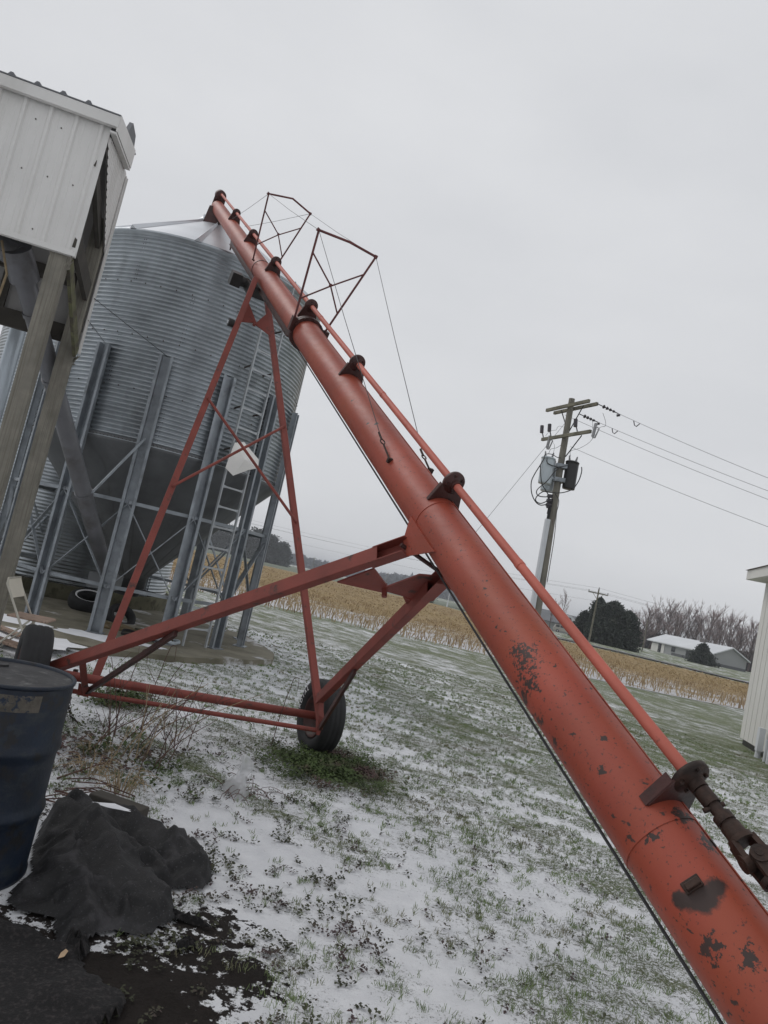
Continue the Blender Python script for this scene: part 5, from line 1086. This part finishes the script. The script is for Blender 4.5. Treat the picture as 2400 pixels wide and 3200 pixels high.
wire_to('power_line', U(9.85, .45, .3), rayp(33.4, 10.9, 26), .10, 'second power wire from the top, leaving right beneath the first')
wire_to('power_line', U(9.7, -.1, .3), rayp(33.4, 10.3, 26), .10, 'third power wire from the top, leaving right below the crossarm', insul=False)
wire_to('power_line', U(8.45, .3, .2), rayp(33.4, 8.6, 26), .10, 'lowest neutral wire leaving the utility pole to the right', insul=False)
gy_ = MB(); gy_.tube(U(9.3, -.1, 0), azp(3.0, 27.5, 0), .008, 6); tag(gy_.build('guy_line', 'wire'), 'thin guy line slanting left from the utility pole top to the ground', 'guy line')

# ================================================================== WHITE BUILDING (right edge)
c0 = azp(28.83, 17.0); wd_ = Vector((math.sin(R(194)), math.cos(R(194)), 0)); wn_ = Vector((-wd_.y * -1, wd_.x, 0)); wi = -wn_
wn_ = Vector((wd_.y, -wd_.x, 0)).normalized(); wi = -wn_
rbld = thing('white_building', 'white vinyl sided building at the right edge, raised on dark skirting', 'building', c0 + wd_ * 3)
mb = MB(); Lb, Wb = 4.6, 5.
zlow, ztop = .15, 3.42
def wallbox(mb, o, dx, dy, L, W_, z0, z1):
    q = [o, o + dx * L, o + dx * L + dy * W_, o + dy * W_]; mb.add([p + Zv * z0 for p in q] + [p + Zv * z1 for p in q], [(0, 1, 5, 4), (1, 2, 6, 5), (2, 3, 7, 6), (3, 0, 4, 7), (4, 5, 6, 7), (3, 2, 1, 0)])
wallbox(mb, c0, wd_, wi, Lb, Wb, zlow, ztop)
for x in np.arange(.28, Lb, .30): mb.box(c0 + wd_ * x + wn_ * .003 + Zv * ((zlow + ztop) / 2), (.010, .008, ztop - zlow), (wd_, wn_, Zv))
mb.build('wall', 'siding', rbld)
mb = MB(); wallbox(mb, c0 + wd_ * .05 + wi * .05, wd_, wi, Lb - .1, Wb - .1, 0, .16); mb.build('skirting', 'dark_steel', rbld)
mb = MB(); q0 = c0 - wd_ * .30 + wn_ * .32; wallbox(mb, q0, wd_, wi, Lb + .6, Wb + .64, ztop - .0, ztop + .20); mb.build('fascia', 'siding', rbld)
mb = MB(); q0 = c0 - wd_ * .34 + wn_ * .36; dxL, dyW = Lb + .68, Wb + .72; hh = 1.3
q = [q0, q0 + wd_ * dxL, q0 + wd_ * dxL + wi * dyW, q0 + wi * dyW]; mid1, mid2 = (q[0] + q[3]) / 2 + wd_ * 2.2, (q[1] + q[2]) / 2
vs_ = [p + Zv * (ztop + .205) for p in q] + [mid1 + Zv * (ztop + hh), mid2 + Zv * (ztop + hh)]
mb.add(vs_, [(0, 1, 5, 4), (1, 2, 5), (2, 3, 4, 5), (3, 0, 4), (3, 2, 1, 0)]); mb.build('roof', 'shingle', rbld)
mb = MB(); p = c0 + wd_ * 1.75 + wn_ * .12
mb.box(p + Zv * .36, (.14, .10, .42), (wd_, wn_, Zv)); mb.build('meter_box', 'conduit', rbld)
for dx_, r_, z_ in ((-.02, .05, .16), (.40, .028, .42), (.62, .04, .5)): mb = MB(); mb.tube(p + wd_ * dx_ - Zv * .1, p + wd_ * dx_ + Zv * z_, r_, 12); mb.build('conduit', 'conduit', rbld)

# ================================================================== FAR BUILDINGS
def gable_house(name, lab, p_r, p_l, p_b, zb_, ze, zr, ov, m_wall, m_roof, m_low=None, wins=(), chim=None):
    # p_r front right corner, p_l front left corner, p_b back right corner
    A_, B_, Cc = Vector((*p_r, 0)), Vector((*p_l, 0)), Vector((*p_b, 0)); Dd = B_ + (Cc - A_)
    h_ = thing(name, lab, 'house', (A_ + B_ + Cc + Dd) / 4 + Zv * zb_); o = MB()
    q = [A_, B_, Dd, Cc]; rm_ = (A_ + Cc) / 2, (B_ + Dd) / 2
    vs_ = [p + Zv * zb_ for p in q] + [p + Zv * ze for p in q] + [rm_[0] + Zv * zr, rm_[1] + Zv * zr]
    o.add(vs_, [(0, 1, 5, 4), (1, 2, 6, 9, 5), (2, 3, 7, 6), (3, 0, 4, 8, 7)]); o.build('wall', m_wall, h_)
    fr = (A_ - B_).normalized(); sd_ = (Cc - A_).normalized(); hw = (Cc - A_).length / 2; sl = (zr - ze) / hw
    o = MB()
    a = [A_ + fr * ov - sd_ * ov + Zv * (ze - sl * ov), B_ - fr * (ov * 3) - sd_ * ov + Zv * (ze - sl * ov), rm_[1] - fr * (ov * 3) + Zv * zr, rm_[0] + fr * ov + Zv * zr, Dd - fr * (ov * 3) + sd_ * ov + Zv * (ze - sl * ov), Cc + fr * ov + sd_ * ov + Zv * (ze - sl * ov)]
    t_ = .22; o.add([p + Zv * .05 for p in a] + [p + Zv * (.05 + t_) for p in a], [(6, 7, 8, 9), (9, 8, 10, 11), (0, 3, 2, 1), (3, 5, 4, 2), (0, 6, 9, 3), (3, 9, 11, 5), (0, 1, 7, 6), (5, 11, 10, 4), (1, 2, 8, 7), (2, 4, 10, 8)])
    o.build('roof', m_roof, h_)
    if m_low:
        o = MB(); o.box((A_ + Cc) / 2 + fr * .04 + Zv * (zb_ + .35), ((A_ - Cc).length, .1, .7), (sd_, fr, Zv)); o.box(lerp(A_, B_, .33) - sd_ * .04 + Zv * (zb_ + .35), ((A_ - B_).length * .62, .1, .7), (fr, sd_, Zv)); o.build('lower_wall', m_low, h_)
    for f_, w_, z0, z1, m_ in wins:
        o = MB(); o.box(lerp(A_, B_, f_) - sd_ * .05 + Zv * ((z0 + z1) / 2 + zb_), (w_, .12, z1 - z0), (fr, sd_, Zv)); o.build('window' if m_ == 'house_glass' else 'door', m_, h_)
    if chim: o = MB(); o.box(lerp(rm_[0], rm_[1], chim) + Zv * (zr + .25), (1.6, 1.0, 1.1), (fr, sd_, Zv)); o.build('chimney', 'brick', h_)
    return h_
gable_house('ranch_house', 'long low pale house with a snow covered roof behind the small evergreen', (68.7, 139), (64.6, 158.5), (77.0, 142.0), -.15, 2.15, 3.95, .55, 'house_wall', 'snow_roof', 'house_brick',
            [(.62, 1.2, .9, 1.9, 'house_glass'), (.38, 1.0, .8, 1.8, 'house_glass'), (.86, .9, .1, 2.0, 'house_glass'), (.80, 1.0, .1, 2.05, 'siding'), (.93, 3.0, .1, 1.9, 'siding')], .42)
gable_house('farmhouse', 'grey roofed house with a snowy dormer half hidden behind the auger drive shaft', (59.5, 190), (45.0, 184), (57.5, 200), -1.2, 1.3, 3.8, .5, 'house_wall', 'roof_grey', None, [(.6, 2.0, .9, 1.8, 'house_glass'), (.3, 1.2, .6, 1.9, 'house_glass')], None)
fh = [o for o in scene.objects if o.name.startswith('farmhouse')][0]
mb = MB(); c = azp(15.85, 189, 2.9); mb.prism([c + Vector(p) for p in ((-1.9, 0, -.7), (2.1, 0, -.7), (1.1, 0, .45), (.3, 0, .9), (-.6, 0, .9), (-1.4, 0, .35))], (0, 3, 0)); dm_ = mb.build('dormer', 'snow_roof', fh)
mb = MB(); mb.prism([c + Vector((0, -1.6, 0)) + Vector(p) for p in ((-.5, 0, -.35), (.7, 0, -.35), (.35, 0, .35), (-.35, 0, .35))], (0, .15, 0)); mb.build('dormer_window', 'house_glass', dm_)
mb = MB(); mb.beam(azp(16.55, 186, 2.35), azp(17.55, 186, 1.65), .3, .3); mb.build('snowy_ridge', 'snow_roof', fh)
# tan SUV
sc = azp(15.75, 168); sc.z = ter(sc.x, sc.y) + .05; sv_ = thing('suv', 'tan suv parked side-on in front of the grey roofed farmhouse', 'car', sc); ax_ = Vector((.985, -.17, 0)); ay_ = Vector((.17, .985, 0))
V = lambda x, y, z: sc + ax_ * x + ay_ * y + Zv * z
mb = MB(); body = [(-2.35, .45), (-2.35, 1.05), (-2.25, 1.25), (2.1, 1.15), (2.35, .95), (2.38, .45)]; mb.prism([V(x, 0, z) for x, z in body], ay_ * 1.85); cab = [(-2.25, 1.22), (-2.05, 1.8), (.35, 1.82), (1.05, 1.16)]; mb.prism([V(x, 0, z) for x, z in cab], ay_ * 1.65); mb.build('body', 'tan_paint', sv_, .03)
for x0, x1, n_ in ((-2.0, -1.15, 0), (-1.0, -.2, 1), (-.08, .6, 2)):
    mb = MB(); mb.prism([V(x0 + .05, -.84, 1.26), V(x1, -.84, 1.26), V(x1 - (.3 if n_ == 2 else 0), -.84, 1.7), V(x0 + .05, -.84, 1.7)], ay_ * .04); mb.build('window', 'house_glass', sv_)
for x in (-1.45, 1.5):
    mb = MB(); mb.lathe([(0, -.12), (.2, -.12), (.36, -.11), (.38, -.05), (.38, .1), (0, .1)], V(x, -.88, .38), ay_, 20); w_ = mb.build('wheel', 'black', sv_); mb = MB(); mb.lathe([(0, -.135), (.2, -.13), (.2, -.1)], V(x, -.88, .38), ay_, 16); mb.build('rim', 'chrome', w_)

# ================================================================== TREES
def bare_tree(loc, h, spread, seed, lean=.0, m='twig', up_b=.8, n1=9, lab='', grp=None, twk=6, tw=.035):
    g = random.Random(seed); root = thing('bare_tree', lab, 'tree', loc, grp); c = Vector(loc); tr_ = MB(); fi = []
    def limb(p, d, L, r_, lvl, mbx):
        pts = [p]; q = d.copy()
        for k in range(4):
            q = (q + Vector((g.uniform(-.12, .12), g.uniform(-.12, .12), .06))).normalized(); pts.append(pts[-1] + q * (L / 4))
        if lvl < 2: mbx.path(pts, [r_ * (1 - .17 * k) for k in range(5)], 5, False)
        else: fi.append((pts, r_))
        return pts
    d0 = Vector((lean, g.uniform(-.05, .05), 1)).normalized()
    stems = [limb(c, d0, h * .80, h * .013, 0, tr_)]
    if g.random() < .5: stems.append(limb(c + Vector((.2, 0, 0)), (d0 + Vector((g.uniform(-.3, .3), 0, 0))).normalized(), h * .65, h * .009, 0, tr_))
    for s_ in stems:
        for k in range(n1):
            t_ = g.uniform(.22, 1) * 3.99; i = int(t_); p = lerp(s_[i], s_[i + 1], t_ - i); a = g.uniform(0, 6.28)
            dd_ = Vector((math.cos(a) * spread, math.sin(a) * spread, up_b)).normalized(); L = h * g.uniform(.18, .34) * (1.15 - .12 * t_)
            b1 = limb(p, dd_, L, h * .0045, 1, tr_)
            for k2 in range(6):
                t2 = g.uniform(.2, 1) * 3.99; i2 = int(t2); p2 = lerp(b1[i2], b1[i2 + 1], t2 - i2); a2 = g.uniform(0, 6.28)
                d2_ = (dd_ + Vector((math.cos(a2) * spread * .7, math.sin(a2) * spread * .7, g.uniform(.1, .8)))).normalized(); b2_ = limb(p2, d2_, L * g.uniform(.3, .6), h * .002, 2, tr_)
                for k3 in range(twk):
                    a3 = g.uniform(0, 6.28); p3 = b2_[g.randint(1, 4)]; limb(p3, (d2_ + Vector((math.cos(a3) * .5, math.sin(a3) * .5, g.uniform(0, .7)))).normalized(), L * g.uniform(.15, .35), h * .0012, 3, tr_)
    tr_.build('trunk', 'bark', root)
    # fine twigs as slim ribbons
    vs_ = []
    for pts, r_ in fi:
        w = max(tw, r_ * 1.2); vr = Vector((1, 0, 0)) * w if g.random() < .6 else Vector((0, 1, 0)) * w
        for k in range(len(pts) - 1): a_, b_ = pts[k], pts[k + 1]; f_ = 1 - k * .2; f2 = 1 - (k + 1) * .2; vs_ += [a_ - vr * f_ / 2, a_ + vr * f_ / 2, b_ + vr * f2 / 2, b_ - vr * f2 / 2]
    ob = raw('crown', [tuple(v) for v in vs_], np.arange(len(vs_)).reshape(-1, 4), m); ob.parent = root; ob.location = -ORG[root]
    return root
def copytree(root, loc, sc_, rz, lab=None):
    r_ = root.copy(); scene.collection.objects.link(r_); r_.location = loc; r_.scale = sc_; r_.rotation_euler = (0, 0, rz)
    if lab: r_['label'] = lab
    for ch in list(root.children): c_ = ch.copy(); scene.collection.objects.link(c_); c_.parent = r_
    return r_
GR = 'row of bare trees behind the ranch house'; LBR = 'tall bare reddish tree in the leafless row behind the ranch house'
protos = []
ORD = 'first second third fourth fifth sixth seventh eighth ninth tenth eleventh twelfth thirteenth fourteenth fifteenth sixteenth seventeenth eighteenth nineteenth twentieth twenty-first twenty-second twenty-third twenty-fourth twenty-fifth twenty-sixth twenty-seventh twenty-eighth twenty-ninth thirtieth thirty-first thirty-second'.split()
azs_ = np.linspace(21.0, 29.7, 32)
for i, a_ in enumerate(azs_):
    d_ = 188 + random.uniform(-5, 5); p = azp(a_ + random.uniform(-.1, .1), d_, -.3)
    hgt = np.interp(a_, [20.6, 22, 24, 26, 28, 29.6], [10.5, 13.0, 13.9, 13.9, 13.2, 13.0]) * random.uniform(.93, 1.04)
    lab_ = 'tall bare reddish tree, %s from the left in the leafless row behind the ranch house' % ORD[i]
    if i < 5: t_ = bare_tree(p, 15, .62, 40 + i, .12 + .03 * (i % 3), 'twig', .9, 13, lab_, GR, 7, .042); t_.scale = (1, 1, hgt / 15); protos.append(t_)
    else: copytree(protos[i % 5], p, (random.uniform(.85, 1.1), 1, hgt / 15), random.choice((0, 0, .5, -.4)), lab_)
bare_tree(azp(15.3, 175, -1), 10.0, .55, 77, .05, 'twig', .8, 12, 'rounded bare tree standing in front of the grey roofed farmhouse', None, 6, .05)
bare_tree(azp(14.7, 180, -1), 9.0, .6, 78, 0, 'twig', .8, 12, 'second rounded bare tree just left of the farmhouse, partly behind the utility pole', None, 6, .05)
bare_tree(azp(9.5, 300, -1), 13, .55, 79, 0, 'twig', .8, 10, 'small bare tree showing just above the auger tube right edge', None, 4, .08)
# evergreens: needle clumps through an uneven cone
def evergreen(name, loc, h, w, seed, lab, cat='tree', n_=9000, size=.32, shape=1.0, grp=None, base=.0, m='ever', lobes=9):
    g = np.random.default_rng(seed); root = thing(name, lab, cat, loc, grp); c = Vector(loc); mb = MB(); mb.tube(c, c + Zv * h * .85, w * .03, 8, .03); mb.build('trunk', 'bark', root)
    t_ = g.random(n_) ** 1.15; z = base + t_ * (h - base); a = g.random(n_) * 2 * np.pi
    prof_ = np.clip(1 - t_, 0, 1) ** (.55 * shape) * (1 - .55 * np.clip(.12 - t_, 0, 1) / .12 * .5)
    lob = 1 + .10 * np.sin(a * lobes / 2 + 5 * t_ + seed) + .75 * (fbm(a * 2.6 + seed, t_ * 8, 4) - .45) * 2 + .15 * np.sin(t_ * 34 + 3 * a)
    rr2 = w / 2 * prof_ * lob * np.sqrt(g.uniform(.12, 1.12, n_)) * np.where(g.random(n_) < .10, g.uniform(1.05, 1.35, n_), 1); z = z + .10 * h * np.clip(fbm(a * 2.6 + seed, t_ * 5, 3) - .5, -1, 1) * 2; X, Y = rr2 * np.cos(a), rr2 * np.sin(a)
    s_ = size * g.uniform(.5, 1.2, n_); vx = g.normal(0, 1, (n_, 3)); vx /= np.linalg.norm(vx, axis=1)[:, None]; vy = np.cross(vx, g.normal(0, 1, (n_, 3))); vy /= np.linalg.norm(vy, axis=1)[:, None]
    P_ = np.stack([X, Y, z], -1); q = np.stack([P_, P_ + vx * s_[:, None] * .6 + vy * s_[:, None] * .28, P_ + vx * s_[:, None] * 1.1, P_ + vx * s_[:, None] * .6 - vy * s_[:, None] * .28], 1).reshape(-1, 3)
    ob = raw('crown', q, np.arange(n_ * 4).reshape(-1, 4), m); ob.parent = root; return root
GE = 'dark evergreens at the road'
evergreen('evergreen_tree', azp(18.05, 101, -.15), 5.9, 3.3, 1, 'open crowned dark evergreen just behind the far power pole', n_=7000, size=.34, shape=.7, grp=GE)
evergreen('evergreen_tree', azp(19.05, 100, -.15), 5.8, 4.4, 2, 'broadest dark evergreen in the middle of the joined clump at the road', n_=13000, size=.36, shape=.6, grp=GE)
evergreen('evergreen_tree', azp(20.15, 99, -.15), 4.9, 3.7, 3, 'rounded dark evergreen at the right end of the joined clump at the road', n_=10000, size=.34, shape=.62, grp=GE)
evergreen('evergreen_tree', azp(17.1, 102, -.15), 3.8, 2.6, 4, 'lowest dark evergreen at the left end of the joined clump', n_=6000, size=.32, shape=.6, grp=GE)
evergreen('spruce_tree', azp(25.6, 128, -.1), 3.3, 3.9, 5, 'small cone shaped spruce standing alone in front of the ranch house', n_=9000, size=.3, shape=1.05)
evergreen('spruce_tree', azp(4.75, 140, -.5), 4.6, 3.0, 6, 'small far spruce seen between the lower arm and the auger tube', n_=3000, size=.4, shape=1.3)
for i, (a_, d_, h_, w_) in enumerate(((-10.4, 300, 11, 9), (-9.4, 300, 12.5, 9), (-8.3, 305, 11.5, 9), (-7.3, 300, 9.5, 8), (-11.6, 320, 12, 9), (-12.8, 320, 11.5, 9), (-14.0, 320, 12.2, 9), (-15.3, 325, 11, 9))):
    lab = 'far dark evergreen, %s from the right in the grove seen beyond the bin legs' % ORD[i - 4] if i > 3 else 'far dark evergreen, %s from the left in the grove seen right of the bin legs' % ORD[i]
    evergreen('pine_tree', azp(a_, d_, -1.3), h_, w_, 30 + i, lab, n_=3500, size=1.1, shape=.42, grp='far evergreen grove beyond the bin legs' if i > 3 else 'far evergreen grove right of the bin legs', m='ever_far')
# brush under the tree row and along the field
def brushband(name, az0, az1, d0, d1, hfun, n_, size, m, lab, seed, zb=-.5):
    g = np.random.default_rng(seed); az = g.uniform(az0, az1, n_); d = g.uniform(d0, d1, n_); a = np.radians(az); hh_ = hfun(az) * (.72 + .5 * fbm(az * 6 + seed, d * .02, 3)); z = zb + hh_ * g.random(n_) ** .8
    P_ = np.stack([d * np.sin(a), d * np.cos(a), z], -1); s_ = size * g.uniform(.5, 1.3, n_)
    vx = g.normal(0, 1, (n_, 3)); vx /= np.linalg.norm(vx, axis=1)[:, None]; vy = np.cross(vx, g.normal(0, 1, (n_, 3))); vy /= np.linalg.norm(vy, axis=1)[:, None]
    q = np.stack([P_ - vx * s_[:, None], P_ + vy * s_[:, None] * .5, P_ + vx * s_[:, None], P_ - vy * s_[:, None] * .5], 1).reshape(-1, 3)
    return tag(raw(name, q, np.arange(n_ * 4).reshape(-1, 4), m), lab, name.replace('_', ' '), kind='stuff')
brushband('undergrowth', 20, 30, 192, 206, lambda a: 4.6 + 0 * a, 26000, .55, 'brush', 'dark leafless undergrowth beneath the row of bare trees', 3)
brushband('undergrowth', 12.5, 19.5, 205, 225, lambda a: 4.2 + 0 * a, 12000, .7, 'brush', 'low grey undergrowth behind the grey roofed farmhouse', 4, -1.4)
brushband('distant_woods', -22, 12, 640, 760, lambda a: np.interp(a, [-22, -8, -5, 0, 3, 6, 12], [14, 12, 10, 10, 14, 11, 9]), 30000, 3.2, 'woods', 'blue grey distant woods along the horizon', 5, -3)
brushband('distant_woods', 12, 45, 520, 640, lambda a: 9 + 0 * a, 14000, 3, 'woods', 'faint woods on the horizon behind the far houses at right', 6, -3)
# small far poles
def far_pole(az, d, h, lab, m='crossarm', arm_=True, z0=0, r_=.14):
    p = azp(az, d, z0); t_ = thing('power_pole', lab, 'power pole', p); mb = MB(); mb.tube(p, p + Zv * h, r_, 8, r_ * .7); mb.build('pole', m, t_)
    if arm_: mb = MB(); mb.beam(p + Zv * (h - .55) - Vector((1.15, -.3, 0)), p + Zv * (h - .55) + Vector((1.15, -.3, 0)), .12, .14); mb.beam(p + Zv * (h - .6) - Vector((.6, -.15, 0)), p + Zv * (h - 1.3), .05, .05); mb.beam(p + Zv * (h - .6) + Vector((.6, -.15, 0)), p + Zv * (h - 1.3), .05, .05); mb.build('crossarm', 'crossarm', t_)
    mb = MB(); 
    for x in ((-1.1, 1.1, 0) if arm_ else (0,)): mb.tube(p + Zv * (h - (.48 if x else 0)) + Vector((x, -.26 * x, 0)), p + Zv * (h - (.28 if x else -.2)) + Vector((x, -.26 * x, 0)), .05, 6)
    mb.build('insulator', 'insulator', t_); return p
fp = far_pole(17.72, 92, 6.75, 'leaning far power pole with one crossarm in front of the dark evergreens', z0=-.1, r_=.13)
for i, (dz, dx) in enumerate(((-.35, -1.1), (-.35, 1.1), (.12, 0), (-1.5, 0))):
    mb = MB(); a = fp + Vector((dx, -.26 * dx, 6.75 + dz)); pts = []
    for k in range(49):
        t_ = k / 24 - 1; q = a + Vector((60, -6, 0)) * t_ if t_ > 0 else a + Vector((60, -18, 0)) * t_; u_ = abs(t_); q.z += -4 * .9 * u_ * (1 - u_); pts.append(q)
    mb.path(pts, .012, 4, False); tag(mb.build('far_power_line', 'wire'), ('thin far wire on the left end of the far pole crossarm', 'thin far wire on the right end of the far pole crossarm', 'thin far wire over the tip of the far pole', 'lowest thin wire on the far pole below its crossarm')[i], 'wire', 'thin wires on the far power pole')
far_pole(21.55, 118, 5.3, 'yard light pole standing left of the ranch house', 'crossarm', False, -.3, .09)
far_pole(6.55, 120, 2.9, 'short pale post seen beside the lift cable below the auger', 'conduit', False, -.6, .10)
far_pole(-4.6, 420, 9, 'tiny far pole on the horizon just right of the far evergreen grove', 'crossarm', True, -2, .22); far_pole(1.4, 380, 9, 'tiny far pole on the horizon between the lower arms', 'crossarm', True, -2, .2)

# ------------------------------------------------------------------ winter haze (even air round the whole scene)
mb = MB(); mb.box((0, 0, 10.5), (6800, 6800, 31)); hz = mb.build('haze', 'snow'); hm = bpy.data.materials.new('haze_air'); hm.use_nodes = True; hn = hm.node_tree.nodes; hn.clear()
ho = hn.new('ShaderNodeOutputMaterial'); hv = hn.new('ShaderNodeVolumePrincipled'); hv.inputs['Color'].default_value = (.86, .89, .94, 1); hv.inputs['Density'].default_value = .0007; hv.inputs['Anisotropy'].default_value = .2
hm.node_tree.links.new(hv.outputs[0], ho.inputs['Volume']); hz.data.materials.clear(); hz.data.materials.append(hm); tag(hz, 'thin even winter haze filling the air', 'haze', kind='stuff')
